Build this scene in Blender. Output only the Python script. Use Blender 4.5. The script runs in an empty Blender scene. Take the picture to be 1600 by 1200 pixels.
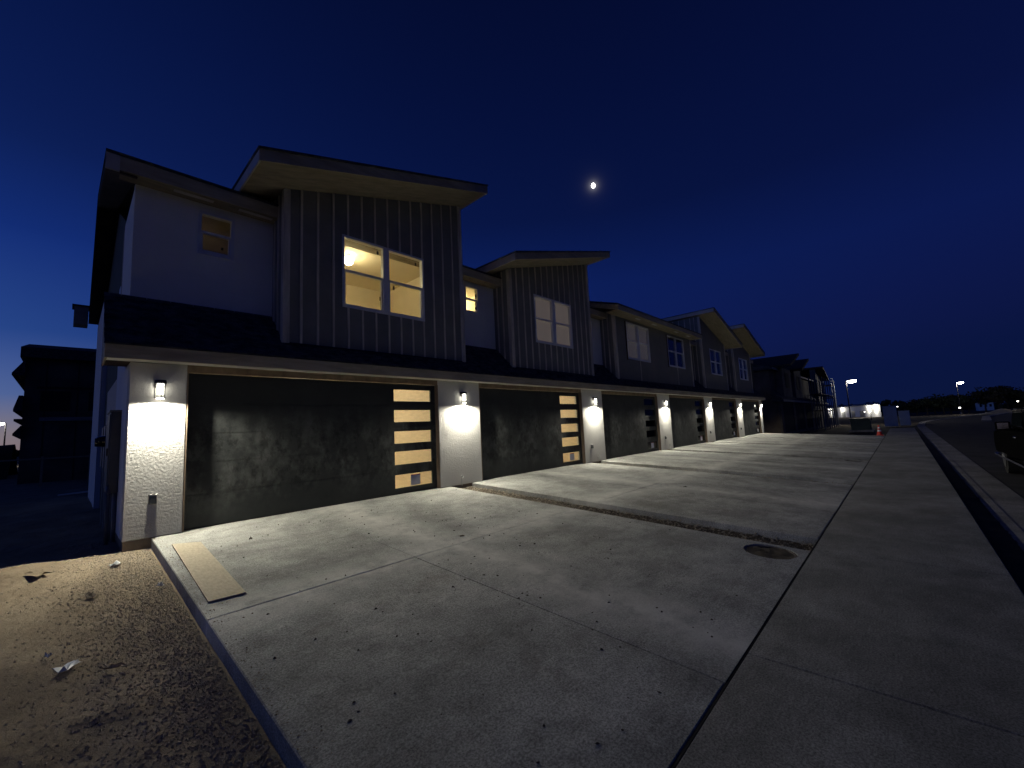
import bpy, bmesh, math, random
import numpy as np
from mathutils import Vector, Matrix

random.seed(7)
rng = np.random.default_rng(7)
S = bpy.context.scene
COL = S.collection

# ------------------------------------------------------------------ camera, sky, exposure
cam_d = bpy.data.cameras.new('camera')
cam_d.sensor_width = 36.0
cam_d.lens = 14.55
cam_d.clip_start = 0.05
cam_d.clip_end = 4000
cam = bpy.data.objects.new('camera', cam_d)
COL.objects.link(cam)
CX, CY, CZ = -0.5606, -8.1559, 1.3294
R_ = Vector((0.68548, -0.72649, -0.04823)); U_ = Vector((-0.04430, -0.10773, 0.99319)); F_ = Vector((0.72674, 0.67868, 0.10603))
m = Matrix.Identity(4)
for i in range(3):
    m[i][0] = R_[i]; m[i][1] = U_[i]; m[i][2] = -F_[i]; m[i][3] = (CX, CY, CZ)[i]
cam.matrix_world = m
S.camera = cam

W = bpy.data.worlds.new('World'); S.world = W; W.use_nodes = True
wt = W.node_tree
sky = wt.nodes.new('ShaderNodeTexSky'); sky.sky_type = 'NISHITA'; sky.sun_disc = False
SUN_AZ = math.radians(-50)           # the sun has set behind the row, to the left of the photograph
sky.sun_elevation = math.radians(-3.0); sky.sun_rotation = SUN_AZ
sky.ozone_density = 6.0; sky.air_density = 1.0; sky.dust_density = 1.0
bg = wt.nodes['Background']
bg.inputs['Strength'].default_value = 1.05
# dusk: the Nishita sky is tinted, a blue twilight band lies all round the horizon, and the afterglow sits where the sun went down
def wn(t, **k):
    nd = wt.nodes.new(t)
    for a, v in k.items(): setattr(nd, a, v)
    return nd
def wvec(op, a, b=None):
    nd = wn('ShaderNodeVectorMath', operation=op)
    for i, v in enumerate((a, b)):
        if v is None: continue
        if isinstance(v, tuple): nd.inputs[i].default_value = v
        else: wt.links.new(v, nd.inputs[i])
    return nd
def wmath(op, a, b=None, clamp=False):
    nd = wn('ShaderNodeMath', operation=op); nd.use_clamp = clamp
    for i, v in enumerate((a, b)):
        if v is None: continue
        if isinstance(v, (int, float)): nd.inputs[i].default_value = v
        else: wt.links.new(v, nd.inputs[i])
    return nd.outputs[0]
def wramp(f, stops):
    r = wn('ShaderNodeValToRGB'); e = r.color_ramp.elements
    while len(e) < len(stops): e.new(.5)
    for k, (p, c) in enumerate(stops): e[k].position = p; e[k].color = (*c, 1)
    wt.links.new(f, r.inputs[0]); return r.outputs[0]
wdir = wn('ShaderNodeTexCoord').outputs['Generated']
wsep = wn('ShaderNodeSeparateXYZ'); wt.links.new(wdir, wsep.inputs[0])
wz = wmath('MAXIMUM', wsep.outputs[2], 0.0)
whor = wvec('NORMALIZE', wvec('MULTIPLY', wdir, (1, 1, 0)).outputs[0]).outputs[0]
wca = wvec('DOT_PRODUCT', whor, (math.sin(SUN_AZ), math.cos(SUN_AZ), 0)).outputs['Value']
band = wramp(wz, [(0, (.0062, .0145, .080)), (.15, (.0045, .0135, .098)), (.32, (.0030, .0120, .095)), (.46, (.0014, .0050, .040)), (.64, (.0006, .0026, .024)), (.85, (.0001, .0006, .006)), (1.0, (0, 0, .002))])
band = wvec('SCALE', band); wt.links.new(wmath('ADD', wmath('MULTIPLY', wca, .36), .80), band.inputs['Scale'])
glow = wramp(wz, [(0, (.42, .30, .19)), (.03, (.38, .30, .21)), (.09, (.130, .180, .300)), (.19, (.022, .055, .120)), (.34, (.001, .006, .030)), (.5, (0, 0, 0))])
glow = wvec('SCALE', glow); wt.links.new(wmath('POWER', wmath('MAXIMUM', wca, 0.0), 2.0), glow.inputs['Scale'])
MOON = (.74597, .43009, .50847)
md2 = wmath('MULTIPLY', wmath('SUBTRACT', 1.0, wvec('DOT_PRODUCT', wvec('NORMALIZE', wdir).outputs[0], MOON).outputs['Value']), 2.0)
mang = wmath('SQRT', wmath('MAXIMUM', md2, 0.0))
aur = wmath('ADD', wmath('MULTIPLY', wmath('EXPONENT', wmath('MULTIPLY', mang, -230.0)), .55), wmath('MULTIPLY', wmath('EXPONENT', wmath('MULTIPLY', mang, -70.0)), .014))
wcol = wvec('MULTIPLY', sky.outputs[0], (.25, .60, .50)).outputs[0]
wcol = wvec('ADD', wcol, band.outputs[0]).outputs[0]
wcol = wvec('ADD', wcol, glow.outputs[0]).outputs[0]
au = wvec('SCALE', (1.0, .98, 1.0)); wt.links.new(aur, au.inputs['Scale'])
wcol = wvec('ADD', wcol, au.outputs[0]).outputs[0]
wt.links.new(wcol, bg.inputs['Color'])

S.view_settings.view_transform = 'Standard'; S.view_settings.look = 'None'
S.view_settings.exposure = 0.0; S.view_settings.gamma = 1.0
S.view_settings.use_curve_mapping = False
S.render.engine = 'CYCLES'
S.cycles.use_denoising = True
S.cycles.sample_clamp_indirect = 4.0
S.cycles.max_bounces = 8; S.cycles.transparent_max_bounces = 16
S.cycles.caustics_reflective = False; S.cycles.caustics_refractive = False

# ------------------------------------------------------------------ materials
class NT:
    def __init__(s, name):
        s.m = bpy.data.materials.new(name); s.m.use_nodes = True
        s.t = s.m.node_tree; s.b = s.t.nodes['Principled BSDF']
    def n(s, typ, **k):
        nd = s.t.nodes.new(typ)
        for a, v in k.items(): setattr(nd, a, v)
        return nd
    def l(s, a, b): s.t.links.new(a, b)
    def pos(s): return s.n('ShaderNodeNewGeometry').outputs['Position']
    def noise(s, scale, detail=4, rough=.6, vec=None, stretch=None):
        nd = s.n('ShaderNodeTexNoise'); nd.inputs['Scale'].default_value = scale
        nd.inputs['Detail'].default_value = detail; nd.inputs['Roughness'].default_value = rough
        v = vec if vec is not None else s.pos()
        if stretch:
            mp = s.n('ShaderNodeMapping'); mp.inputs['Scale'].default_value = stretch
            s.l(v, mp.inputs['Vector']); v = mp.outputs[0]
        s.l(v, nd.inputs['Vector']); return nd.outputs['Fac']
    def ramp(s, fac, stops):
        r = s.n('ShaderNodeValToRGB'); e = r.color_ramp.elements
        while len(e) < len(stops): e.new(.5)
        for k, (p, c) in enumerate(stops):
            e[k].position = p; e[k].color = (*c, 1) if not isinstance(c, (int, float)) else (c, c, c, 1)
        s.l(fac, r.inputs[0]); return r.outputs[0]
    def math(s, op, a, b=None, c=None, clamp=False):
        nd = s.n('ShaderNodeMath', operation=op); nd.use_clamp = clamp
        for i, v in enumerate((a, b, c)):
            if v is None: continue
            if isinstance(v, (int, float)): nd.inputs[i].default_value = v
            else: s.l(v, nd.inputs[i])
        return nd.outputs[0]
    def mix(s, fac, a, b, blend='MIX'):
        nd = s.n('ShaderNodeMix', data_type='RGBA', blend_type=blend)
        for q, v in ((0, fac), (6, a), (7, b)):
            sock = nd.inputs[q]
            if isinstance(v, (int, float)): sock.default_value = v if q == 0 else (v, v, v, 1)
            elif isinstance(v, tuple): sock.default_value = (*v, 1)
            else: s.l(v, sock)
        return nd.outputs[2]
    def base(s, c, rough=.8, spec=.3, metal=0):
        if isinstance(c, tuple): s.b.inputs['Base Color'].default_value = (*c, 1)
        else: s.l(c, s.b.inputs['Base Color'])
        if isinstance(rough, (int, float)): s.b.inputs['Roughness'].default_value = rough
        else: s.l(rough, s.b.inputs['Roughness'])
        s.b.inputs['Specular IOR Level'].default_value = spec
        s.b.inputs['Metallic'].default_value = metal
        return s
    def bump(s, h, strength=.4, dist=.01):
        b = s.n('ShaderNodeBump'); b.inputs['Strength'].default_value = strength; b.inputs['Distance'].default_value = dist
        s.l(h, b.inputs['Height']); s.l(b.outputs[0], s.b.inputs['Normal']); return s
    def emit(s, c, e):
        s.b.inputs['Emission Color'].default_value = (*c, 1); s.b.inputs['Emission Strength'].default_value = e; return s

def simple(name, c, rough=.7, var=.25, scale=6, bump=.15, spec=.3, metal=0, stretch=None, bscale=60):
    k = NT(name)
    n = k.noise(scale, 5, .6, stretch=stretch)
    lo = tuple(x * (1 - var) for x in c); hi = tuple(min(1, x * (1 + var)) for x in c)
    k.base(k.ramp(n, [(.3, lo), (.7, hi)]), rough, spec, metal)
    if bump: k.bump(k.noise(bscale, 4, .6, stretch=stretch), bump, .006)
    return k.m

M = {}
# stucco: lumpy sprayed texture
k = NT('stucco')
c = k.ramp(k.noise(1.2, 5), [(.3, (.54, .53, .495)), (.7, (.66, .645, .605))])
h = k.math('ADD', k.noise(26, 3, .55), k.math('MULTIPLY', k.noise(75, 3, .6), .5))
k.base(c, .9, .2).bump(h, .55, .012); M['stucco'] = k.m
k = NT('stucco_smooth')
k.base(k.ramp(k.noise(1.5, 5), [(.3, (.79, .77, .71)), (.7, (.87, .85, .79))]), .9, .2).bump(k.noise(60, 4), .3, .006); M['stucco2'] = k.m

def concrete(name, lo, hi, dust=None, mud=.0):
    k = NT(name)
    big = k.noise(.55, 6, .62)
    med = k.noise(3.2, 7, .65)
    fine = k.noise(38, 6, .7)
    brush = k.noise(5, 6, .65, stretch=(1.0, 14, 1))
    grit = k.noise(130, 4, .75)
    v = k.math('ADD', k.math('MULTIPLY', big, .40), k.math('MULTIPLY', med, .30))
    v = k.math('ADD', v, k.math('MULTIPLY', fine, .18))
    v = k.math('ADD', v, k.math('MULTIPLY', grit, .12))
    col = k.ramp(v, [(.36, lo), (.50, tuple((a + b) / 2 for a, b in zip(lo, hi))), (.64, hi)])
    brush_c = k.ramp(brush, [(.32, .88), (.68, 1.09)])
    col = k.mix(.8, col, brush_c, 'MULTIPLY')
    # pitted specks and tracked soil
    sp = k.ramp(k.noise(48, 2, .5), [(.25, .40), (.31, 1.0)])
    col = k.mix(1.0, col, sp, 'MULTIPLY')
    ms = k.math('MULTIPLY', k.ramp(k.noise(1.9, 8, .75), [(.55, 0.0), (.75, 1.0)]), mud)
    col = k.mix(ms, col, (.17, .13, .095))
    # grey trowel and tyre scuffs
    sc_ = k.ramp(k.noise(1.6, 9, .78, stretch=(.8, 1.25, 1)), [(.42, .70), (.53, 1.0), (.64, 1.14)])
    col = k.mix(.70, col, sc_, 'MULTIPLY')
    gr = k.ramp(k.noise(75, 5, .8), [(.41, .50), (.5, 1.0), (.59, 1.48)])
    col = k.mix(.85, col, gr, 'MULTIPLY')
    # soft stains left by standing water
    wet = k.ramp(k.noise(.9, 5, .55, stretch=(1, .6, 1)), [(.40, .68), (.58, 1.06)])
    col = k.mix(.75, col, wet, 'MULTIPLY')
    if dust:
        sx = k.n('ShaderNodeSeparateXYZ'); k.l(k.pos(), sx.inputs[0])
        wob = k.math('MULTIPLY', k.math('SUBTRACT', k.noise(1.2, 5, .6), .5), .5)
        u = k.math('SUBTRACT', k.math('MODULO', k.math('ADD', sx.outputs[0], 24.8), 6.2), 3.02)
        u = k.math('ADD', u, wob)
        w = k.math('ADD', k.math('ADD', sx.outputs[1], 3.60), wob)
        d = k.math('MINIMUM', k.math('ABSOLUTE', u), k.math('ABSOLUTE', w))
        g = k.math('SUBTRACT', 1.0, k.math('DIVIDE', d, .62), clamp=True)
        g = k.math('MULTIPLY', k.math('POWER', g, 1.2), k.ramp(k.noise(2.6, 8, .72), [(.34, .12), (.58, 1.0)]))
        col = k.mix(k.math('MULTIPLY', g, .80), col, (.70, .69, .62))
    k.base(col, .86, .25)
    h = k.math('ADD', k.math('MULTIPLY', brush, .6), k.math('ADD', k.noise(90, 4, .7), k.math('MULTIPLY', med, 1.2)))
    k.bump(h, .35, .006)
    return k.m
M['concrete'] = concrete('driveway_concrete', (.22, .22, .202), (.55, .55, .50), True, .45)
M['walk'] = concrete('sidewalk_concrete', (.19, .19, .175), (.35, .345, .315), False, .30)
M['kerb'] = concrete('kerb_concrete', (.22, .21, .19), (.34, .32, .29), False, .3)
M['foundation'] = simple('foundation_concrete', (.20, .17, .13), .9, .3, 5, .4)

k = NT('soil')
v = k.math('ADD', k.math('MULTIPLY', k.noise(1.3, 6), .5), k.math('MULTIPLY', k.noise(110, 5, .8), .5))
col = k.ramp(v, [(.34, (.15, .115, .078)), (.5, (.27, .215, .145)), (.66, (.42, .345, .24))])
k.base(col, .95, .15).bump(k.math('ADD', k.noise(150, 5, .8), k.noise(60, 4)), .8, .010); M['soil'] = k.m
M['gravel'] = simple('gravel_stone', (.30, .26, .20), .9, .45, 30, .3)
M['crumb'] = simple('damp_soil', (.07, .055, .038), .95, .3, 9, .3)
M['filler'] = simple('joint_filler', (.03, .03, .03), .95, .2, 9, .1, spec=.02)
M['asphalt'] = simple('asphalt', (.055, .052, .050), .95, .35, 1.4, .6, spec=.12, bscale=110)
M['field'] = simple('field_soil', (.06, .05, .036), .95, .4, .25, .5, spec=.1, bscale=3)

k = NT('shingle')
k.base(k.ramp(k.noise(5, 5, .75, stretch=(1, .4, 2.5)), [(.36, (.022, .022, .025)), (.64, (.125, .122, .118))]), .95, .12).bump(k.noise(140, 3), .5, .004); M['shingle'] = k.m
M['drip'] = simple('drip_edge_metal', (.02, .02, .022), .5, .2, 8, .05)

# dark painted steel door with hand-shaped dust smears
k = NT('garage_door_paint')
base_c = k.ramp(k.noise(2.2, 6, .65), [(.3, (.033, .036, .036)), (.7, (.044, .048, .047))])
sx = k.n('ShaderNodeSeparateXYZ'); k.l(k.pos(), sx.inputs[0])
zc = k.math('SUBTRACT', 1.0, k.math('ABSOLUTE', k.math('DIVIDE', k.math('SUBTRACT', sx.outputs[2], 1.05), 1.1)), clamp=True)
sm = k.math('MULTIPLY', k.ramp(k.noise(2.6, 8, .72, stretch=(1, 1, .8)), [(.47, 0.0), (.68, .9)]), k.ramp(zc, [(.1, 0.0), (.6, 1.0)]))
dk = k.ramp(k.noise(5.5, 6, .7, stretch=(1.2, 1, .7)), [(.40, .40), (.50, 1.0)])
col = k.mix(k.math('MULTIPLY', sm, .55), base_c, (.17, .175, .165))
col = k.mix(k.ramp(zc, [(.2, 0.0), (.7, .8)]), col, k.mix(1.0, col, dk, 'MULTIPLY'))
k.base(col, k.ramp(k.noise(3, 6), [(.3, .60), (.7, .80)]), .22).bump(k.noise(260, 2), .06, .002); M['door'] = k.m

M['jamb'] = simple('primed_wood', (.21, .155, .11), .75, .3, 5, .15, stretch=(1, 1, .3))
k = NT('board_panel')
k.base(k.ramp(k.noise(1.6, 6), [(.3, (.185, .185, .170)), (.7, (.25, .245, .225))]), .8, .25).bump(k.noise(40, 5, .6, stretch=(3, 3, .4)), .15, .004); M['board'] = k.m
M['batten'] = simple('batten_wood', (.60, .54, .44), .8, .35, 3, .2, stretch=(4, 4, .5))
M['corner'] = simple('corner_trim', (.56, .51, .44), .8, .3, 3, .2, stretch=(4, 4, .5))
k = NT('plain_panel')
k.base(k.ramp(k.noise(1.1, 7, .7), [(.3, (.17, .172, .162)), (.55, (.21, .205, .19)), (.72, (.26, .225, .195))]), .85, .2).bump(k.noise(70, 4), .2, .004); M['panel'] = k.m
M['soffit'] = simple('soffit_plywood', (.26, .225, .165), .8, .25, 2.5, .15, stretch=(1, 4, 1))
M['fascia'] = simple('fascia_board', (.36, .315, .24), .75, .25, 3, .12, stretch=(.5, 3, 3))
M['fascia_w'] = simple('primed_skylit_fascia', (.52, .50, .47), .7, .12, 3, .1)
M['vinyl'] = simple('white_vinyl', (.72, .72, .74), .4, .06, 5, .0)
M['darksiding'] = simple('dark_sheathing', (.060, .062, .048), .85, .3, 2, .2)
M['wood_dark'] = simple('dark_timber', (.055, .040, .028), .85, .35, 3, .2)
M['wrap'] = simple('weathered_sheathing', (.15, .115, .08), .9, .45, .8, .2)
M['wrap2'] = simple('grey_sheathing', (.11, .105, .098), .9, .4, 1.2, .2)
M['interior'] = simple('painted_plaster', (.80, .72, .56), .9, .05, 2, .1)
M['osb'] = simple('garage_wallboard', (.76, .66, .50), .9, .10, 4, .1, stretch=(1, 1, 4))
M['roomdark'] = simple('dim_room_wall', (.40, .35, .28), .9, .1, 3, 0)
M['void'] = simple('painted_room_dark', (.02, .02, .022), .9, .2, 2, 0)  # near-black colour standing in for the shade inside unlit rooms
M['metal'] = simple('dark_bronze_metal', (.045, .042, .042), .45, .2, 20, .05, metal=.6)
M['grey'] = simple('grey_steel', (.17, .18, .18), .5, .15, 6, .05, metal=.2)
M['panelbox'] = simple('grey_painted_steel', (.085, .095, .10), .55, .15, 4, .05)
M['pvc'] = simple('pale_pipe', (.55, .55, .53), .5, .1, 8, .03)
M['label'] = simple('printed_label', (.80, .80, .84), .6, .04, 20, 0)
M['redink'] = simple('red_print', (.45, .04, .05), .6, .1, 20, 0)
M['ink'] = simple('dark_print', (.06, .055, .04), .6, .1, 20, 0)
M['ply'] = simple('strand_board', (.46, .40, .29), .85, .16, 14, .35, stretch=(3, 1, 1))
M['plastic'] = simple('plastic_scrap', (.70, .72, .72), .4, .08, 12, .1)
M['chip'] = simple('wood_chip', (.42, .32, .19), .85, .2, 20, .2)
M['foliage'] = simple('foliage', (.035, .045, .022), .9, .5, 1.5, 0)
M['foliage2'] = simple('foliage_dry', (.050, .042, .026), .9, .5, 1.5, 0)
M['bark'] = simple('bark', (.06, .045, .032), .95, .3, 8, .5)
M['orange'] = simple('cone_plastic', (.55, .035, .02), .5, .12, 8, 0)
M['cabblue'] = simple('sky_tinted_white_paint', (.50, .54, .58), .55, .1, 3, .05)  # white cabinets with the sky's blue reflection mixed into the colour
M['cabgreen'] = simple('dark_green_paint', (.03, .055, .042), .55, .2, 3, .05)
M['white'] = simple('white_cladding', (.75, .75, .73), .7, .06, 1, 0)
M['carpaint'] = simple('black_car_paint', (.006, .006, .007), .6, .1, 2, 0, spec=0)
M['rubber'] = simple('tyre_rubber', (.02, .02, .02), .9, .2, 12, .2)
M['chrome'] = simple('chrome', (.75, .75, .76), .12, .03, 3, 0, metal=1)
M['rim'] = simple('alloy', (.10, .10, .105), .35, .08, 5, 0, metal=.8)

def glass(name, tint=(1, 1, 1), boost=1.0):
    k = NT(name); t = k.t
    out = t.nodes['Material Output']
    tr = k.n('ShaderNodeBsdfTransparent'); tr.inputs[0].default_value = (*tint, 1)
    gl = k.n('ShaderNodeBsdfGlossy'); gl.inputs['Roughness'].default_value = .03
    fr = k.n('ShaderNodeFresnel'); fr.inputs[0].default_value = 1.52
    fac = k.math('MULTIPLY', k.math('MULTIPLY', fr.outputs[0], boost, clamp=True), k.math('SUBTRACT', 1.0, k.n('ShaderNodeNewGeometry').outputs['Backfacing']))
    mx = k.n('ShaderNodeMixShader'); k.l(fac, mx.inputs[0]); k.l(tr.outputs[0], mx.inputs[1]); k.l(gl.outputs[0], mx.inputs[2])
    k.l(mx.outputs[0], out.inputs['Surface']); return k.m
M['glass'] = glass('window_glass', (.94, .95, .93))
M['glass_coat'] = glass('coated_window_glass', (.55, .6, .6), 2.2)
M['glass_dark'] = glass('tinted_glass', (.12, .13, .13), 1.2)

def emitter(name, c, e):
    k = NT(name); k.base((.8, .8, .8), .5); k.emit(c, e); return k.m
M['led'] = emitter('led_diffuser', (1, .95, .82), 14)
M['lamp_core'] = emitter('lit_lamp_glass', (1, .95, .84), 9)
M['bulb'] = emitter('glowing_bulb', (1, .86, .55), 30)
M['street'] = emitter('street_lamp_lens', (1, .97, .90), 40)
M['flood'] = emitter('floodlight_lens', (1, .97, .86), 12)
M['blind'] = emitter('emissive_beige_sheet', (1, .80, .68), .075)  # sheet's own emission stands in for dim room light behind it
M['blind'].node_tree.nodes['Principled BSDF'].inputs['Base Color'].default_value = (.52, .44, .40, 1)
M['blind2'] = emitter('emissive_paper_sheet', (1, .85, .80), .030)  # paper given a faint glow in place of light from inside
M['blind2'].node_tree.nodes['Principled BSDF'].inputs['Base Color'].default_value = (.55, .50, .50, 1)
k = NT('moon_surface')
k.base((.3, .3, .3), 1, 0)
k.l(k.ramp(k.noise(.12, 4), [(.35, (.8, .8, .78)), (.65, (1, .99, .95))]), k.b.inputs['Emission Color']); k.b.inputs['Emission Strength'].default_value = 6
M['moon'] = k.m

# ------------------------------------------------------------------ mesh helpers
class MB:
    def __init__(s): s.v = []; s.f = []
    def add(s, vs, fs):
        o = len(s.v); s.v += [tuple(v) for v in vs]; s.f += [tuple(i + o for i in f) for f in fs]; return s
    def box(s, x0, x1, y0, y1, z0, z1):
        vs = [(x, y, z) for x in (x0, x1) for y in (y0, y1) for z in (z0, z1)]
        return s.add(vs, [(0, 1, 3, 2), (4, 6, 7, 5), (0, 4, 5, 1), (2, 3, 7, 6), (0, 2, 6, 4), (1, 5, 7, 3)])
    def hexa(s, bot, top):           # two quads given in the same (ccw from above) order
        vs = list(bot) + list(top)
        return s.add(vs, [(3, 2, 1, 0), (4, 5, 6, 7), (0, 1, 5, 4), (1, 2, 6, 5), (2, 3, 7, 6), (3, 0, 4, 7)])
    def extr(s, prof, axis, a, b):   # convex or simple profile polygon extruded along an axis
        n = len(prof)
        def P(p, t):
            return {'x': (t, p[0], p[1]), 'y': (p[0], t, p[1]), 'z': (p[0], p[1], t)}[axis]
        vs = [P(p, a) for p in prof] + [P(p, b) for p in prof]
        fs = [tuple(range(n - 1, -1, -1)), tuple(range(n, 2 * n))] + [(i, (i + 1) % n, n + (i + 1) % n, n + i) for i in range(n)]
        return s.add(vs, fs)
    def cyl(s, p0, p1, r0, r1=None, n=10, cap=True):
        r1 = r0 if r1 is None else r1
        p0 = Vector(p0); p1 = Vector(p1); d = (p1 - p0).normalized()
        a = d.orthogonal().normalized(); b = d.cross(a)
        vs = []
        for p, r in ((p0, r0), (p1, r1)):
            for i in range(n):
                t = 2 * math.pi * i / n
                vs.append(p + a * (r * math.cos(t)) + b * (r * math.sin(t)))
        fs = [(i, (i + 1) % n, n + (i + 1) % n, n + i) for i in range(n)]
        if cap: fs += [tuple(range(n - 1, -1, -1)), tuple(range(n, 2 * n))]
        return s.add(vs, fs)
    def mesh(s, name, mats, smooth=False, bevel=0):
        me = bpy.data.meshes.new(name); me.from_pydata(s.v, [], s.f); me.update()
        bm = bmesh.new(); bm.from_mesh(me)
        bmesh.ops.recalc_face_normals(bm, faces=bm.faces)
        if bevel:
            bmesh.ops.bevel(bm, geom=list(bm.edges), offset=bevel, segments=1, affect='EDGES')
        bm.to_mesh(me); bm.free()
        for mt in (mats if isinstance(mats, (list, tuple)) else [mats]): me.materials.append(mt)
        if smooth:
            for p in me.polygons: p.use_smooth = True
        return me
    def build(s, name, mat, parent=None, smooth=False, bevel=0, origin=None):
        if origin is not None:
            s.v = [(x - origin[0], y - origin[1], z - origin[2]) for x, y, z in s.v]
        o = bpy.data.objects.new(name, s.mesh(name, mat, smooth, bevel)); COL.objects.link(o)
        if origin is not None: o.location = origin
        if parent: put(o, parent)
        return o
def world_loc(o):
    p = Vector(o.location)
    q = o.parent
    while q: p = p + Vector(q.location); q = q.parent
    return p
def put(o, parent):
    o.parent = parent; o.location = Vector(o.location) - world_loc(parent)
def tag(o, label=None, cat=None, group=None, kind=None):
    if label: o['label'] = label
    if cat: o['category'] = cat
    if group: o['group'] = group
    if kind: o['kind'] = kind
    return o
def thing(name, loc, label, cat, group=None):
    o = bpy.data.objects.new(name, None); COL.objects.link(o); o.location = loc; o.empty_display_size = .2
    return tag(o, label, cat, group)
def struct(o): o['kind'] = 'structure'; return o
def light(name, typ, loc, power, color=(1, 1, 1), parent=None, size=.03, **k):
    d = bpy.data.lights.new(name, typ); d.energy = power; d.color = color
    if typ in ('POINT', 'SPOT'): d.shadow_soft_size = size
    for a, v in k.items(): setattr(d, a, v)
    o = bpy.data.objects.new(name, d); COL.objects.link(o); o.location = loc
    if parent: put(o, parent)
    return o

# 2-D value noise for terrain
def vnoise(x, y, seed):
    g = np.random.default_rng(seed).random((256, 256))
    xi = np.floor(x).astype(int); yi = np.floor(y).astype(int); fx = x - xi; fy = y - yi
    fx = fx * fx * (3 - 2 * fx); fy = fy * fy * (3 - 2 * fy)
    A = g[xi % 256, yi % 256]; B = g[(xi + 1) % 256, yi % 256]; C_ = g[xi % 256, (yi + 1) % 256]; D = g[(xi + 1) % 256, (yi + 1) % 256]
    return (A * (1 - fx) + B * fx) * (1 - fy) + (C_ * (1 - fx) + D * fx) * fy - .5
def fbm(x, y, f, octv, seed, gain=.5):
    t = 0; a = 1
    for i in range(octv): t = t + a * vnoise(x * f, y * f, seed + i); f *= 2.03; a *= gain
    return t
def grid(name, xs, ys, zf, mat, parent=None):
    X, Y = np.meshgrid(xs, ys); Z = zf(X, Y)
    nx, ny = len(xs), len(ys)
    v = np.stack([X, Y, Z], -1).reshape(-1, 3)
    i = np.arange(nx * ny).reshape(ny, nx)
    f = np.stack([i[:-1, :-1], i[:-1, 1:], i[1:, 1:], i[1:, :-1]], -1).reshape(-1, 4)
    me = bpy.data.meshes.new(name); me.from_pydata(v.tolist(), [], f.tolist()); me.update(); me.materials.append(mat)
    for p in me.polygons: p.use_smooth = True
    o = bpy.data.objects.new(name, me); COL.objects.link(o)
    if parent: put(o, parent)
    return o

P = 6.2; NU = 6; LEN = P * NU; PW = .67
SL = .374 / 7.15                     # fall of the driveways towards the sidewalk
def dz(y): return SL * min(y, 0) if not isinstance(y, np.ndarray) else SL * np.minimum(y, 0)

# ------------------------------------------------------------------ ground
g = MB().add([(-900, -900, -.75), (1500, -900, -.75), (1500, 1200, -.75), (-900, 1200, -.75)], [(0, 1, 2, 3)])
struct(g.build('ground', M['field']))

xs = np.concatenate([np.arange(-40, -6, 1.0), np.arange(-6, -2.4, .12), np.arange(-2.4, .325, .016)])
ys = np.concatenate([np.arange(-14, -8.6, .2), np.arange(-8.6, 2.2, .020), np.arange(2.2, 8, .08), np.arange(8, 21, .35), np.arange(21, 90, 3.0)])
def yard_z(X, Y):
    base = np.where(Y < 0, -.115 + SL * Y, -.115 - .012 * np.minimum(Y, 20))
    lump = .040 * fbm(X, Y, .9, 3, 11) + .010 * fbm(X, Y, 4.2, 3, 21) + .0045 * fbm(X, Y, 28, 3, 31, .7)
    near = np.clip((.32 - X) / .5, 0, 1)
    ridge = np.clip(fbm(X + 7, Y + 3, 3.0, 4, 41, .6) - .12, 0, 1) * .03
    rut = -.006 * np.exp(-((X + .95 + .12 * np.sin(Y * 1.7)) / .16) ** 2) * np.clip((-Y - .2) / 1.5, 0, 1)
    return base + lump * (.35 + .65 * near) + ridge * near + rut - .03 * (1 - near)
yard = grid('dirt_yard', xs, ys, yard_z, M['soil'])
struct(yard)

def pebbles(name, n, xf, yf, zf, size, mat, label=None, powr=3):
    V = []; Fc = []
    pts = xf(n), yf(n)
    X, Y = pts; Z = zf(X, Y)
    base = np.array([(1, 0, 0), (-1, 0, 0), (0, 1, 0), (0, -1, 0), (0, 0, 1), (0, 0, -1)], float)
    tri = [(0, 2, 4), (2, 1, 4), (1, 3, 4), (3, 0, 4), (2, 0, 5), (1, 2, 5), (3, 1, 5), (0, 3, 5)]
    s = size[0] + (size[1] - size[0]) * rng.random(n) ** powr
    for i in range(n):
        a = rng.random() * 6.28; ca, sa = math.cos(a), math.sin(a)
        j = base * (s[i] * (.6 + .8 * rng.random((6, 1)))) * np.array([1, .75, .55])
        v = np.stack([X[i] + j[:, 0] * ca - j[:, 1] * sa, Y[i] + j[:, 0] * sa + j[:, 1] * ca, Z[i] + j[:, 2] + s[i] * .2], -1)
        o = len(V); V += v.tolist(); Fc += [(t[0] + o, t[1] + o, t[2] + o) for t in tri]
    me = bpy.data.meshes.new(name); me.from_pydata(V, [], Fc); me.update(); me.materials.append(mat)
    o = bpy.data.objects.new(name, me); COL.objects.link(o)
    return tag(o, label, None, None, 'stuff')
def xn(n): return .30 - np.minimum(np.abs(rng.normal(0, .42, n)), 2.2)
pebbles('gravel', 34000, xn, lambda n: rng.uniform(-6.2, 1.2, n), yard_z, (.002, .013), M['gravel'], 'loose gravel and clods scattered on the dirt beside the driveway')

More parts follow.
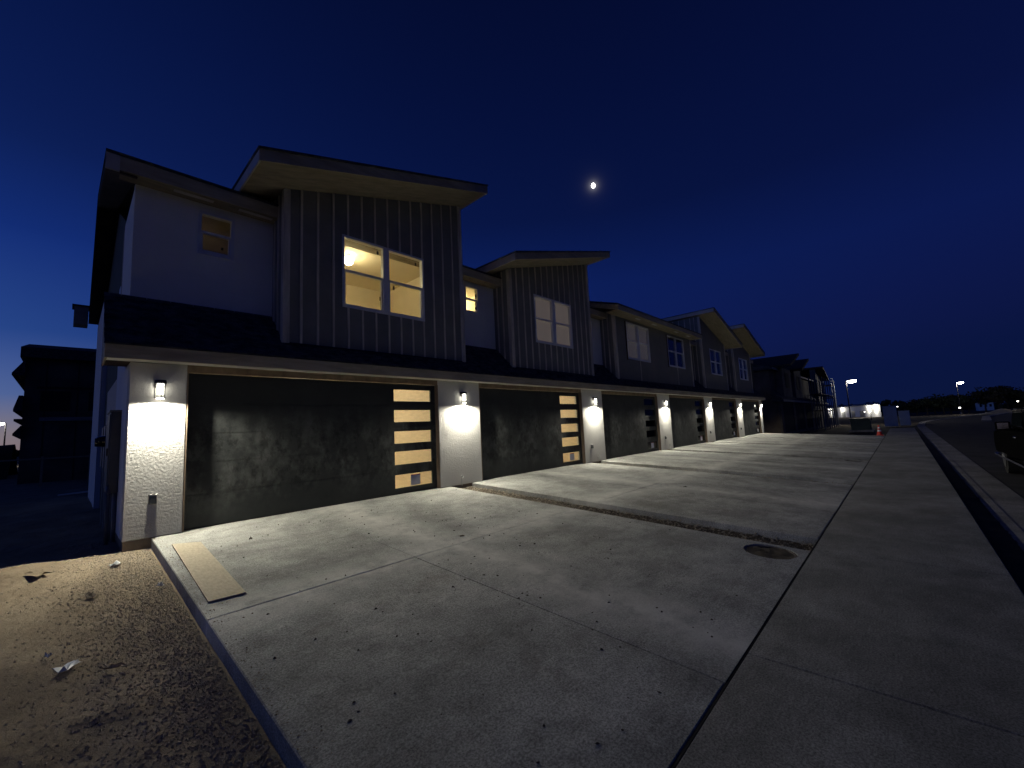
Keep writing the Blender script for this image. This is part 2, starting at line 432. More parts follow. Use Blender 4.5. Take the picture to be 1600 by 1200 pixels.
# driveways: one slab bed per unit, four slab panels each with recessed control joints
def slab_quad(x0, x1, y0, y1, t=.14):
    b = MB()
    c = .008
    bot = [(x0, y0, dz(y0) - t), (x1, y0, dz(y0) - t), (x1, y1, dz(y1) - t), (x0, y1, dz(y1) - t)]
    mid = [(x0, y0, dz(y0) - c), (x1, y0, dz(y0) - c), (x1, y1, dz(y1) - c), (x0, y1, dz(y1) - c)]
    top = [(x0 + c, y0 + c, dz(y0 + c)), (x1 - c, y0 + c, dz(y0 + c)), (x1 - c, y1 - c, dz(y1 - c)), (x0 + c, y1 - c, dz(y1 - c))]
    b.add(bot + mid + top, [(3, 2, 1, 0), (0, 1, 5, 4), (1, 2, 6, 5), (2, 3, 7, 6), (3, 0, 4, 7), (4, 5, 9, 8), (5, 6, 10, 9), (6, 7, 11, 10), (7, 4, 8, 11), (8, 9, 10, 11)])
    return b
J = .003
YF, YB, YJ = -7.13, .16, -3.60
def disc_slab(x0, x1, y0, y1, cx, cy, r):
    """slab panel with a round opening through it"""
    n = 28; t = .14; b = MB()
    ring = [(cx + r * math.cos(2 * math.pi * i / n), cy + r * math.sin(2 * math.pi * i / n)) for i in range(n)]
    def edge(p):   # projection of a ring point on the rectangle border
        dx, dy = p[0] - cx, p[1] - cy
        ts = []
        if dx > 1e-9: ts.append((x1 - cx) / dx)
        if dx < -1e-9: ts.append((x0 - cx) / dx)
        if dy > 1e-9: ts.append((y1 - cy) / dy)
        if dy < -1e-9: ts.append((y0 - cy) / dy)
        q = min(ts); return (cx + dx * q, cy + dy * q)
    outer = [edge(p) for p in ring]
    # put corners in
    for c in ((x0, y0), (x1, y0), (x1, y1), (x0, y1)):
        k_ = min(range(n), key=lambda i: (outer[i][0] - c[0]) ** 2 + (outer[i][1] - c[1]) ** 2)
        outer[k_] = c
    vs = [(p[0], p[1], dz(p[1])) for p in ring] + [(p[0], p[1], dz(p[1])) for p in outer] + [(p[0], p[1], dz(p[1]) - t) for p in ring] + [(p[0], p[1], dz(p[1]) - t) for p in outer]
    fs = []
    for i in range(n):
        j = (i + 1) % n
        fs += [(i, j, n + j, n + i), (2 * n + j, 2 * n + i, i, j), (n + i, n + j, 3 * n + j, 3 * n + i)]
    return b.add(vs, fs)
for k_ in range(NU):
    a = k_ * P + .32; e = a + 5.52
    b = MB().hexa([(a + .02, YF + .02, dz(YF) - .30), (e - .02, YF + .02, dz(YF) - .30), (e - .02, YB, -.30), (a + .02, YB, -.30)],
                  [(a + .02, YF + .02, dz(YF) - .010), (e - .02, YF + .02, dz(YF) - .010), (e - .02, 0, -.010), (a + .02, 0, -.010)])
    if k_ in (0, 2):       # leave the bed below the round opening
        b = MB().box(a + .02, e - .02, YF + .02, YB, -.70, -.52)
    d = b.build('driveway', M['concrete']); struct(d)
    xm = k_ * P + 2.42
    for (x0, x1, y0, y1) in ((a, xm - J, YJ + J, YB), (xm + J, e, YJ + J, YB), (a, xm - J, YF, YJ - J), (xm + J, e, YF, YJ - J)):
        if k_ in (0, 2) and x0 > xm and y1 < YJ:
            hb = disc_slab(x0, x1, y0, y1, k_ * P + 5.50 + (.0 if k_ == 0 else .15), -6.76, .29)
        else: hb = slab_quad(x0, x1, y0, y1)
        o = hb.build('concrete_slab', M['concrete'], d); o['kind'] = 'structure'
        if k_ in (0, 2): pass
    if k_ in (0, 2):
        f = MB().hexa([(a + .02, YF + .02, dz(YF) - .3), (e - .02, YF + .02, dz(YF) - .3), (e - .02, YB, -.3), (a + .02, YB, -.3)],
                      [(a + .02, YF + .02, dz(YF) - .05), (e - .02, YF + .02, dz(YF) - .05), (e - .02, 0, -.05), (a + .02, 0, -.05)])
        o = f.build('soil_fill', M['soil'], d)
        cx, cy = k_ * P + 5.50 + (.0 if k_ == 0 else .15), -6.76
        t = thing('valve_cover', (cx, cy, dz(cy) - .05), ['', '', ''][0] or ('round soil-filled utility opening in the nearest driveway near the sidewalk' if k_ == 0 else 'small round utility opening in the third driveway'), 'utility cover', 'round utility openings in the driveways')
        b = MB(); n = 26
        prof = [(.289, -.04), (.289, .036), (.270, .040), (.258, .03)]
        vs = []; fs = []
        for (r, z) in prof:
            for i in range(n):
                an = 2 * math.pi * i / n; vs.append((cx + r * math.cos(an), cy + r * math.sin(an), dz(cy + r * math.sin(an)) - .05 + z))
        for q in range(3):
            for i in range(n): fs.append((q * n + i, q * n + (i + 1) % n, (q + 1) * n + (i + 1) % n, (q + 1) * n + i))
        b.add(vs, fs).build('rim', M['foundation'], t, smooth=True)
        b = MB(); vs = [(cx, cy, dz(cy) - .012)]; fs = []
        rings = 6
        for q in range(1, rings + 1):
            for i in range(n):
                an = 2 * math.pi * i / n; r = .256 * q / rings
                vs.append((cx + r * math.cos(an), cy + r * math.sin(an), dz(cy + r * math.sin(an)) - .02 + rng.normal(0, .007)))
        for i in range(n): fs.append((0, 1 + i, 1 + (i + 1) % n))
        for q in range(rings - 1):
            for i in range(n): fs.append((1 + q * n + i, 1 + (q + 1) * n + i, 1 + (q + 1) * n + (i + 1) % n, 1 + q * n + (i + 1) % n))
        b.add(vs, fs).build('soil_top', M['crumb'], t, smooth=True)

# gravel strips in the gaps between driveways (and past the last one)
for k_ in range(1, NU):
    a = k_ * P - .36; e = k_ * P + .32
    o = grid('gravel_strip', np.linspace(a - .05, e + .05, 12), np.arange(YF, .02, .09), lambda X, Y: dz(Y) - .10 + .035 * fbm(X, Y, 5, 3, 61) + .018 * fbm(X, Y, 14, 2, 5), M['crumb'])
    struct(o)
def gapx(n):
    kk = rng.choice([1, 1, 1, 1, 2, 2, 3, 4, 5], n); return kk * P - .36 + .68 * rng.random(n)
pebbles('gap_gravel', 5200, gapx, lambda n: rng.uniform(YF, -.02, n), lambda X, Y: dz(Y) - .092 + .03 * (rng.random(len(X)) - .3), (.008, .030), M['gravel'], 'gravel filling the gaps between neighbouring driveways')
pebbles('soil_spill', 700, lambda n: .33 + np.abs(rng.normal(0, .10, n)), lambda n: rng.uniform(-6.6, -.1, n), lambda X, Y: dz(Y) + .001, (.002, .009), M['soil'], 'fine soil spilled over the left edge of the nearest driveway')
pebbles('soil_crumbs', 420, lambda n: np.where(rng.random(n) < .6, rng.normal(2.6, 1.3, n), rng.uniform(.4, 5.8, n)), lambda n: rng.uniform(-7, -.3, n), lambda X, Y: dz(Y) + .001, (.004, .017), M['crumb'], 'dark crumbs of soil scattered over the nearest driveway', 2.2)

# sidewalk
SZ = -.374; SY0, SY1 = -8.77, -7.148
struct(MB().box(-6, LEN + .5, -7.1475, -7.1305, -.7, -.3765).build('expansion_joint', M['filler']))
w = MB().box(-30, 50.5, SY0 + .02, SY1 - .012, -.75, SZ - .02).build('sidewalk', M['foundation']); struct(w)
x = 2.88 - 3.05 * 11; first = None
while x < 50:
    b = MB(); x1 = x + 3.05 - .008; c = .008; t = .12
    if x1 > -5:
        b.add([(x, SY0, SZ - t), (x1, SY0, SZ - t), (x1, SY1, SZ - t), (x, SY1, SZ - t),
               (x, SY0, SZ - c), (x1, SY0, SZ - c), (x1, SY1, SZ - c), (x, SY1, SZ - c),
               (x + c, SY0 + c, SZ), (x1 - c, SY0 + c, SZ), (x1 - c, SY1 - c, SZ), (x + c, SY1 - c, SZ)],
              [(0, 1, 5, 4), (1, 2, 6, 5), (2, 3, 7, 6), (3, 0, 4, 7), (4, 5, 9, 8), (5, 6, 10, 9), (6, 7, 11, 10), (7, 4, 8, 11), (8, 9, 10, 11)])
        o = b.build('paving_slab', M['walk'], w); o['kind'] = 'structure'
    x += 3.05
# planting strip, kerb and road
st = grid('planting_strip', np.concatenate([np.arange(-6, 12, .12), np.arange(12, 60, .6)]), np.linspace(-9.06, -8.72, 8), lambda X, Y: -.475 + .05 * fbm(X, Y, 3, 3, 71), M['field']); struct(st)
kb = MB()
pts = [(-30, -9.05), (60, -9.05), (76, -9.6), (84, -10.6), (124, -18.3), (220, -34)]
def ribbon(pts, w0, w1, z0, z1):
    b = MB()
    for (p, q) in zip(pts[:-1], pts[1:]):
        d = Vector((q[0] - p[0], q[1] - p[1])).normalized(); n = Vector((d.y, -d.x))
        bot = [(p[0] + n.x * w0, p[1] + n.y * w0, z0), (p[0] + n.x * w1, p[1] + n.y * w1, z0), (q[0] + n.x * w1, q[1] + n.y * w1, z0), (q[0] + n.x * w0, q[1] + n.y * w0, z0)]
        b.hexa(bot, [(v[0], v[1], z1) for v in bot])
    return b
struct(ribbon(pts, 0, .16, -.74, -.468).build('kerb', M['kerb']))
struct(ribbon(pts, .165, .60, -.74, -.475).build('gutter', M['kerb']))
rd = MB().add([(-60, -9.66, -.485), (60, -9.66, -.485), (76, -10.2, -.485), (84, -11.2, -.485), (124, -18.9, -.485), (220, -34.6, -.485),
               (230, -80, -.485), (60, -30, -.485), (-60, -19, -.485)], [tuple(range(8, -1, -1))])
struct(rd.build('road', M['asphalt']))
struct(ribbon([(70, -14.5), (96, -17), (150, -27), (230, -43)], 0, .8, -.74, -.36).build('kerb', M['kerb']))

# ------------------------------------------------------------------ townhouse row
row = thing('townhouse_row', (0, 0, 0), 'long two-storey townhouse row with white piers, dark garage doors and slanted roofs', 'townhouses')

def pier(x0, x1, parent, mat, fm):
    o = MB().box(x0, x1, 0, .32, 0, 2.57).build('pier', mat, parent, bevel=.008)
    f = MB().box(x0 + .012, x1 - .012, .012, .34, -.55, -.001).build('footing', fm, o)
    return o
def wall_holes(x0, x1, y0, y1, zb, ztop, holes):
    """wall slab in the XZ plane with rectangular openings and a sloping top"""
    b = MB(); xs = sorted({x0, x1, *[h[0] for h in holes], *[h[1] for h in holes]})
    for xa, xb in zip(xs[:-1], xs[1:]):
        inside = [h for h in holes if h[0] <= xa + 1e-6 and h[1] >= xb - 1e-6]
        spans = []; z = zb
        for h in sorted(inside, key=lambda h: h[2]): spans.append((z, h[2], h[2])); z = h[3]
        spans.append((z, ztop(xa), ztop(xb)))
        for za, zl, zr in spans:
            b.extr([(xa, za), (xb, za), (xb, zr), (xa, zl)], 'y', y0, y1)
    return b

def window(x0, x1, z0, z1, y, parent, cols=2, rows=2, frame=.045, style='hung', glass_m='glass', stickers=(), depth=.09, label=None, inner=None):
    """vinyl window in a wall whose outer face is at y"""
    b = MB(); ya, yb = y - .022, y + depth
    b.box(x0, x1, ya, yb, z1 - frame, z1); b.box(x0, x1, ya, yb, z0, z0 + frame)
    b.box(x0, x0 + frame, ya, yb, z0 + frame, z1 - frame); b.box(x1 - frame, x1, ya, yb, z0 + frame, z1 - frame)
    cw = (x1 - x0 - 2 * frame)
    mull = .15 if (cols == 2 and style == 'hung') else .05
    cells = []
    if cols == 2:
        xm = (x0 + x1) / 2
        b.box(xm - mull / 2, xm + mull / 2, ya + .004, yb, z0 + frame, z1 - frame)
        cells = [(x0 + frame, xm - mull / 2), (xm + mull / 2, x1 - frame)]
    else: cells = [(x0 + frame, x1 - frame)]
    fr = b.build('window', M['vinyl'], parent)
    if label: fr['label'] = label
    zm = (z0 + z1) / 2 + .02
    for ci, (xa, xb) in enumerate(cells):
        s = MB(); r = .030
        # upper fixed light
        s.box(xa, xb, ya + .02, yb - .02, zm - .025, zm + .022)
        # lower sash stands back and has a wider frame
        s.box(xa, xa + r, y + .012, yb - .01, z0 + frame, zm - .025); s.box(xb - r, xb, y + .012, yb - .01, z0 + frame, zm - .025)
        s.box(xa + r, xb - r, y + .012, yb - .01, z0 + frame, z0 + frame + r + .01)
        s.build('sash', M['vinyl'], fr)
        for (za, zb, yy) in ((zm + .022, z1 - frame, y + .03), (z0 + frame, zm - .025, y + .05)):
            MB().box(xa + .002, xb - .002, yy, yy + .006, za + .001, zb - .001).build('pane', M[glass_m], fr)
    for (sx_, sz_, w_, h_) in stickers:
        MB().box(x0 + sx_, x0 + sx_ + w_, y + .022, y + .026, z0 + sz_, z0 + sz_ + h_).build('sticker', M['ink'], fr)
    return fr
def room(name, x0, x1, y0, y1, z0, z1, mat, parent):
    """three walls, floor and ceiling behind an opening (open to the front), each with its own thickness"""
    t = .08; b = MB()
    b.box(x0 - t, x0, y0, y1, z0, z1); b.box(x1, x1 + t, y0, y1, z0, z1)
    b.box(x0 - t, x1 + t, y1, y1 + t, z0, z1)
    b.box(x0 - t, x1 + t, y0, y1 + t, z1, z1 + t); b.box(x0 - t, x1 + t, y0, y1 + t, z0 - t, z0)
    return b.build(name, mat, parent)

def battens(xs, zb, ztop, parent, mat, holes=(), y=0.0, w=.042, t=.022):
    for x in xs:
        segs = [(zb, ztop(x))]
        for h in holes:
            if h[0] - .03 < x < h[1] + .03:
                segs = [(zb, h[2] - .002), (h[3] + .002, ztop(x))]
        for a, c in segs:
            MB().box(x - w / 2, x + w / 2, y - t, y - .0005, a, c).build('batten', mat, parent)
def side_battens(x, ys, zbf, zt, parent, mat, out=-1, w=.042, t=.022):
    for y in ys:
        MB().box(min(x, x + out * t), max(x, x + out * t) - .0005 * 0, y - w / 2, y + w / 2, zbf(y), zt).build('batten', mat, parent)

def skirt_z(y): return 3.085 + 1.0 * y
def shed_roof(x0, x1, zlow_side, zl, zr, yf, yb, parent, thick=.20):
    """mono-pitch roof over a bump: sloping along x from height zl at x0 to zr at x1 (underside)"""
    rf = MB().extr([(x0, zl + thick), (x1, zr + thick), (x1 + .02, zr + thick + .035), (x0 - .02, zl + thick + .035)], 'y', yf - .03, yb).build('roof', M['shingle'], parent)
    s = (zr - zl) / (x1 - x0)
    MB().extr([(x0 + .03, zl + .012 + s * .03), (x1 - .03, zr + .012 - s * .03), (x1 - .03, zr + .03 - s * .03), (x0 + .03, zl + .03 + s * .03)], 'y', yf + .028, yb - .02).build('soffit', M['soffit'], rf)
    MB().extr([(x0, zl), (x1, zr), (x1, zr + thick - .001), (x0, zl + thick - .001)], 'y', yf, yf + .027).build('fascia', M['fascia'], rf)
    MB().extr([(x0, zl + .001), (x0 + .027, zl + .001), (x0 + .027, zl + thick - .003), (x0, zl + thick - .003)], 'y', yf + .028, yb - .03).build('fascia', M['fascia_w'], rf)  # side boards paler than the front: sky light is in their colour
    MB().extr([(x1 - .027, zr + .001), (x1, zr + .001), (x1, zr + thick - .003), (x1 - .027, zr + thick - .003)], 'y', yf + .028, yb - .03).build('fascia', M['fascia_w'], rf)
    MB().extr([(x0 + .03, zl + .1), (x1 - .03, zr + .1), (x1 - .03, zr + thick - .004), (x0 + .03, zl + thick - .004)], 'y', yf + .03, yb - .03).build('roof_deck', M['wood_dark'], rf)
    return rf

# ---- piers
for i in range(NU + 1):
    c = i * P
    x0 = 0 if i == 0 else c - PW; x1 = LEN if i == NU else c + PW
    pier(x0, x1, row, M['stucco'], M['foundation'])
# ---- garage doors with header and jamb boards
PR = [(.13, .42), (.64, .93), (1.11, 1.38), (1.59, 1.86), (2.06, 2.33)]
SEC = [0.012, .525, 1.02, 1.485, 1.96, 2.455]
for k_ in range(NU):
    x0 = k_ * P + PW; x1 = (k_ + 1) * P - PW
    MB().box(x0, x1, .02, .12, 2.46, 2.569).build('door_header', M['jamb'], row)
    MB().box(x1 - .022, x1 - .0005, .004, .20, 0.002, 2.459).build('door_jamb', M['jamb'], row)
    MB().box(x0 + .0005, x0 + .022, .004, .20, 0.002, 2.459).build('door_jamb', M['jamb'], row)
    xa, xb = x0 + .022, x1 - .022
    door = MB().box(xa, xb, .115, .165, .001, .012).build('garage_door', M['rubber'], row)
    door['label'] = ['dark garage door with warm lit panes nearest the camera', 'dark garage door with warm lit panes, second along the row', 'dark unlit garage door, third along the row',
                     'dark unlit garage door, fourth along the row', 'dark unlit garage door, fifth along the row', 'dark unlit garage door at the far end of the row'][k_]
    pa, pb = k_ * P + 4.39, k_ * P + 5.385
    for (za, zb), (qa, qb) in zip(zip(SEC[:-1], SEC[1:]), PR):
        b = MB(); g_ = .009; f0 = .118
        za2, zb2 = za + g_ * .5, zb - g_ * .5
        b.box(xa, pa, f0, f0 + .042, za2, zb2); b.box(pb, xb, f0, f0 + .042, za2, zb2)
        b.box(pa, pb, f0, f0 + .042, za2, qa); b.box(pa, pb, f0, f0 + .042, qb, zb2)
        b.box(xa, xb, f0 + .012, f0 + .036, zb2, zb + g_ * .5)
        b.build('door_section', M['door'], door)
        MB().box(pa - .004, pb + .004, f0 + .016, f0 + .022, qa - .004, qb + .004).build('pane', M['glass'] if k_ < 2 else M['glass_dark'], door)  # same panes, tinted darker on unlit doors to stand in for darkness inside
    MB().box(pa + .40, pa + .66, .129, .1335, .15, .39).build('paper_label', M['label'], door)
    MB().box(pa + .40, pa + .66, .1265, .1288, .372, .388).build('label_stripe', M['redink'], door)
    if k_ < 2:
        r = room('garage_interior', k_ * P + .12, (k_ + 1) * P - .18, .33, 6.2, .0, 2.62, M['osb'], row)
        light('garage_light', 'POINT', (k_ * P + 3.2, 2.6, 2.35), 200, (1, .86, .62), row, .12)
    else:
        MB().box(x0 - .1, x1 + .1, .7, .75, 0, 2.57).build('garage_interior', M['void'], row)  # flat dark sheet in place of the shaded garage depth
    # threshold in front of the door
# ---- skirt roof
XL, XR = -.285, LEN + .285
sk = MB().extr([(-.255, 2.585), (.66, 2.585), (.66, skirt_z(.66) - .03), (-.255, skirt_z(-.255) - .03)], 'x', XL + .03, XR - .03).build('skirt_roof', M['wood_dark'], row)
MB().box(XL, XR, -.285, -.256, 2.57, 2.765).build('fascia', M['fascia'], sk)
MB().box(XL + .005, XR - .005, -.255, -.002, 2.572, 2.584).build('soffit', M['stucco2'], sk)
MB().extr([(-.284, 2.57), (.655, 2.57), (.655, skirt_z(.655) - .02), (-.284, 2.764)], 'x', XL + .002, XL + .028).build('fascia', M['fascia'], sk)
MB().extr([(-.284, 2.57), (.655, 2.57), (.655, skirt_z(.655) - .02), (-.284, 2.764)], 'x', XR - .028, XR - .002).build('fascia', M['fascia'], sk)
MB().box(XL - .012, XR + .012, -.31, -.282, 2.762, 2.79).build('drip_edge', M['drip'], sk)
b = MB(); nrow = 11; L_ = math.hypot(.97, .97); d1 = L_ / nrow
for r in range(nrow):
    xoff = (r % 3) * .11
    x = XL - .012 - xoff
    while x < XR:
        wv = .305; xa = max(x + .003, XL - .012); xb = min(x + wv - .003, XR + .012)
        jit = rng.normal(0, .006)
        y0 = -.312 + r * d1 / math.sqrt(2) + jit; z0 = skirt_z(y0) - .006 + .020
        y1 = min(y0 + (d1 + .01) / math.sqrt(2) - jit, .665); z1 = skirt_z(y1) - .006
        if xb > xa:
            b.add([(xa, y0, z0 - .020), (xb, y0, z0 - .020), (xb, y0, z0), (xa, y0, z0), (xb, y1, z1), (xa, y1, z1)], [(0, 1, 2, 3), (3, 2, 4, 5)])
        x += wv
o = b.build('shingles', M['shingle'], sk); o['kind'] = 'stuff'

# ---- upper walls (white stucco set back above the skirt)
UY = .66; UZ = 5.66
def upper_wall(x0, x1, holes, mat='stucco2'):
    return wall_holes(x0, x1, UY, UY + .16, 3.60, lambda x: UZ, holes).build('upper_wall', M[mat], row)
sw1 = (.845, 1.40, 4.70, 5.50)
upper_wall(0, 2.06, [sw1])
sw2 = (.845 + P, 1.40 + P, 4.70, 5.52); upper_wall(6.40, 8.23, [sw2])
sw3 = (.845 + 2 * P, 1.40 + 2 * P, 4.70, 5.52); upper_wall(12.60, 14.46, [sw3])
for xa, xb in ((22.75, 24.58), (28.97, 30.78), (35.14, 37.2)): upper_wall(xa, xb, [], 'darksiding')
window(*sw1, UY, row, cols=1, frame=.05, stickers=((.36, .16, .035, .05),), label='dim small window high on the white end bay')
window(*sw2, UY, row, cols=1, frame=.05, stickers=((.44, .55, .05, .08), (.44, .16, .05, .07)), label='brightly lit small window beside the second box bay')
window(*sw3, UY, row, cols=1, frame=.05, label='lit small window sliver beside the second box bay')
r = room('room', .1, 2.0, UY + .165, 3.0, 3.9, 5.62, M['roomdark'], row)
light('room_light', 'POINT', (.5, 2.2, 5.1), 1.7, (1, .78, .50), row, .08)
r = room('room', 6.4, 8.2, UY + .165, 3.0, 3.9, 5.62, M['interior'], row); light('room_light', 'POINT', (7.6, 2.0, 5.4), 55, (1, .80, .42), row, .06)
r = room('room', 12.6, 14.4, UY + .165, 3.0, 3.9, 5.62, M['interior'], row); light('room_light', 'POINT', (13.4, 2.0, 5.3), 30, (1, .66, .30), row, .06)

# ---- box bays with board-and-batten faces and mono-pitch roofs
W1 = (3.17, 5.19, 3.985, 5.55)
def bay(x0, x1, zl, zr, holes, parent, style, n=14, side_l=True):
    zt = lambda x: zl + (zr - zl) * (x - x0) / (x1 - x0)
    fm = M['board'] if style == 'batten' else M['panel']
    f = wall_holes(x0, x1, 0, .10, 3.11, lambda x: zt(x) + .02, holes).build('bay_front', fm, row)
    for (xs_, out) in ((x0, -1), (x1, 1)):
        top = zt(xs_) + .02
        b = MB(); a, c = (xs_, xs_ + .1) if out < 0 else (xs_ - .1, xs_)
        b.extr([(.101, 3.05), (UY + 3, 3.05), (UY + 3, top), (.101, top)], 'x', a, c)
        sd = b.build('bay_side', M['board'], row)
        cw = .095
        MB().box(min(xs_, xs_ + out * .024), max(xs_, xs_ + out * .024), -.024, cw, 3.10, top - .03).build('corner_board', M['corner'], row)
        xo = (xs_ + .0005, xs_ + cw) if out < 0 else (xs_ - cw, xs_ - .0005)
        MB().box(xo[0], xo[1], -.024, -.0005, 3.10, zt((xo[0] + xo[1]) / 2) + .0).build('corner_board', M['corner'], row)
        side_battens(xs_, [.30, .52] + ([.85, 1.2, 1.55, 1.9, 2.25, 2.6] if style != 'batten' else []), lambda y: skirt_z(min(y, .66)) + .0, top - .03, row, M['batten'], out)
    if style == 'batten':
        sp = (x1 - x0) / n
        battens([x0 + sp * (i + .98) for i in range(n - 1)], 3.10, lambda x: zt(x), row, M['batten'], holes)
        MB().box(x0 + .1, x1 - .1, -.026, -.0005, 3.09, 3.115).build('base_flashing', M['drip'], row)
    else:
        MB().box(x0 + .1, x1 - .1, -.018, -.0005, 3.09, 3.112).build('base_flashing', M['drip'], row)
    return zt
stk1 = ((.80, 1.36, .045, .075), (.85, .30, .03, .09), (1.80, 1.36, .04, .075), (1.20, .62, .03, .10))
for j in (0, 1):
    o = j * P
    h = (W1[0] + o, W1[1] + o - (.0), W1[2], W1[3])
    zt = bay(2.06 + o, 6.41 + o, 6.10, 7.36, [h], row, 'batten')
    shed_roof(1.37 + o, 6.60 + o, 'l', 6.10 - .29 * .69, 7.36 + .29 * .19, -.93, 5.5, row)
    if j == 0: window(*h, 0, row, stickers=stk1, label='brightly lit paired window in the nearest box bay')
    else:
        window(*h, 0, row, glass_m='glass', label='dim beige paired window in the second box bay')
        MB().box(h[0] + .02, h[1] - .02, .105, .112, h[2] + .02, h[3] - .02).build('emissive_sheet', M['blind'], row)
# centre bay shared by the third and fourth units
C3 = (15.40, 17.54, 4.0, 5.60); C4 = (19.62, 21.70, 4.0, 5.58)
bay(14.44, 22.76, 5.86, 5.86, [C3, C4], row, 'plain')
for x in (16.5, 20.65): MB().box(x - .022, x + .022, -.02, -.0005, 3.12, 3.985).build('batten', M['batten'], row)
for hh in (C3, C4): MB().box(hh[0] - .10, hh[0] - .003, -.02, -.0005, hh[2] - .05, hh[3] + .03).build('batten', M['wood_dark'], row)
window(*C3, 0, row, label='papered paired window on the plain centre bay')
MB().box(C3[0] + .02, C3[1] - .02, .105, .112, C3[2] + .02, C3[3] - .02).build('emissive_sheet', M['blind2'], row)
window(*C4, 0, row, style='cross', glass_m='glass_coat', label='four-pane window reflecting blue sky on the plain centre bay')
rf = MB().extr([(-.60, 5.91), (5.5, 5.91 + 6.1 * .31), (5.5, 5.95 + 6.1 * .31), (-.60, 5.95)], 'x', 13.74, 23.06).build('roof', M['shingle'], row)
MB().box(13.76, 23.04, -.58, -.553, 5.70, 5.909).build('fascia', M['fascia'], rf)
MB().box(13.79, 23.01, -.552, .0, 5.712, 5.73).build('soffit', M['soffit'], rf)
for xx in (13.762, 23.012): MB().extr([(-.552, 5.70), (5.4, 5.70 + 5.952 * .31), (5.4, 5.90 + 5.952 * .31), (-.552, 5.905)], 'x', xx, xx + .026).build('fascia', M['fascia'], rf)
MB().extr([(-.55, 5.75), (5.4, 5.75 + 5.95 * .31), (5.4, 5.90 + 5.95 * .31), (-.55, 5.90)], 'x', 13.80, 23.0).build('roof_deck', M['wood_dark'], rf)
for xx in (15.9, 17.5, 20.0, 21.6): MB().box(xx - .2, xx + .2, -.40, -.30, 5.700, 5.7115).build('soffit_vent', M['fascia_w'], rf)
# mirrored bays of the fifth and sixth units
for j, hx in ((0, 25.9), (1, 32.05)):
    o = j * P
    x0, x1 = 30.79 - 6.2 + o, 35.14 - 6.2 + o
    h = (hx, hx + 2.08, 4.0, 5.57)
    bay(x0, x1, 7.36, 6.10, [h], row, 'plain')
    shed_roof(x0 - .19, x1 + .69, 'r', 7.36 + .29 * .19, 6.10 - .29 * .69, -.93, 5.5, row)
    window(*h, 0, row, style='cross', glass_m='glass_coat', label=['four-pane window in the fifth bay reflecting blue sky', 'four-pane window in the last bay reflecting blue sky'][j])
    MB().box(h[0] - .05, h[1] + .05, .8, .85, 3.8, 5.7).build('dark_backing', M['void'], row)  # flat near-black sheet painting the darkness behind the glass
MB().box(C4[0] - .05, C4[1] + .05, .8, .85, 3.8, 5.7).build('dark_backing', M['void'], row)
# lit room behind the first bay: ceiling, back wall, partition
r = room('room', 2.25, 6.10, .105, 3.3, 3.3, 5.76, M['interior'], row)
bl = MB()
for i in range(8):
    a0 = math.pi * i / 8; a1 = math.pi * (i + 1) / 8
n_ = 12
vs = []; fs = []
for q in range(7):
    for i in range(n_):
        t = math.pi * q / 6; vs.append((3.93 + .115 * math.sin(t) * math.cos(6.2832 * i / n_), 1.30 + .115 * math.sin(t) * math.sin(6.2832 * i / n_), 5.60 + .115 * math.cos(t)))
for q in range(6):
    for i in range(n_): fs.append((q * n_ + i, q * n_ + (i + 1) % n_, (q + 1) * n_ + (i + 1) % n_, (q + 1) * n_ + i))
bl.add(vs, fs).build('ceiling_bulb', M['bulb'], row, smooth=True)
MB().cyl((3.93, 1.30, 5.67), (3.93, 1.30, 5.759), .05).build('bulb_socket', M['vinyl'], row)
light('room_light', 'POINT', (3.93, 1.32, 5.48), 48, (1, .80, .42), row, .06)

# ---- main roof: gable with rake overhang at the left end
def quad_slab(name, pts, t, mat, parent):
    return MB().hexa([(p[0], p[1], p[2]) for p in pts], [(p[0], p[1], p[2] + t) for p in pts]).build(name, mat, parent)
RZ = 5.86
ridge_y, ridge_z = 6.0, RZ + 5.7 * .31
mr = quad_slab('roof', [(-.375, .28, RZ), (LEN + .4, .28, RZ), (LEN + .4, ridge_y, ridge_z), (-.345, ridge_y, ridge_z)], .04, M['shingle'], row)
quad_slab('roof', [(-.345, ridge_y, ridge_z), (LEN + .4, ridge_y, ridge_z), (LEN + .4, 11.7, RZ - .06), (-.30, 11.7, RZ - .06)], .04, M['shingle'], row)
quad_slab('roof_deck', [(-.36, .34, RZ - .12), (LEN + .38, .34, RZ - .12), (LEN + .38, ridge_y, ridge_z - .12), (-.335, ridge_y, ridge_z - .12)], .115, M['wood_dark'], mr)
quad_slab('roof_deck', [(-.335, ridge_y, ridge_z - .12), (LEN + .38, ridge_y, ridge_z - .12), (LEN + .38, 11.65, RZ - .19), (-.295, 11.65, RZ - .19)], .115, M['wood_dark'], mr)
MB().box(-.21, LEN + .3, .30, .328, 5.63, 5.855).build('fascia', M['fascia'], mr)
MB().box(-.37, -.212, .30, .34, 5.60, 5.855).build('fascia', M['fascia_w'], mr)
MB().box(-.20, LEN + .3, .329, .659, 5.64, 5.655).build('soffit', M['soffit'], mr)
for x in np.arange(.75, 2.0, .95): MB().box(x - .28, x + .28, .42, .50, 5.632, 5.6395).build('soffit_vent', M['fascia_w'], mr)
MB().hexa([(-.36, .345, 5.60), (-.0, .345, 5.60), (-.0, ridge_y, ridge_z - .26), (-.335, ridge_y, ridge_z - .26)],
          [(-.36, .345, 5.62), (-.0, .345, 5.62), (-.0, ridge_y, ridge_z - .24), (-.335, ridge_y, ridge_z - .24)]).build('soffit', M['wood_dark'], mr)
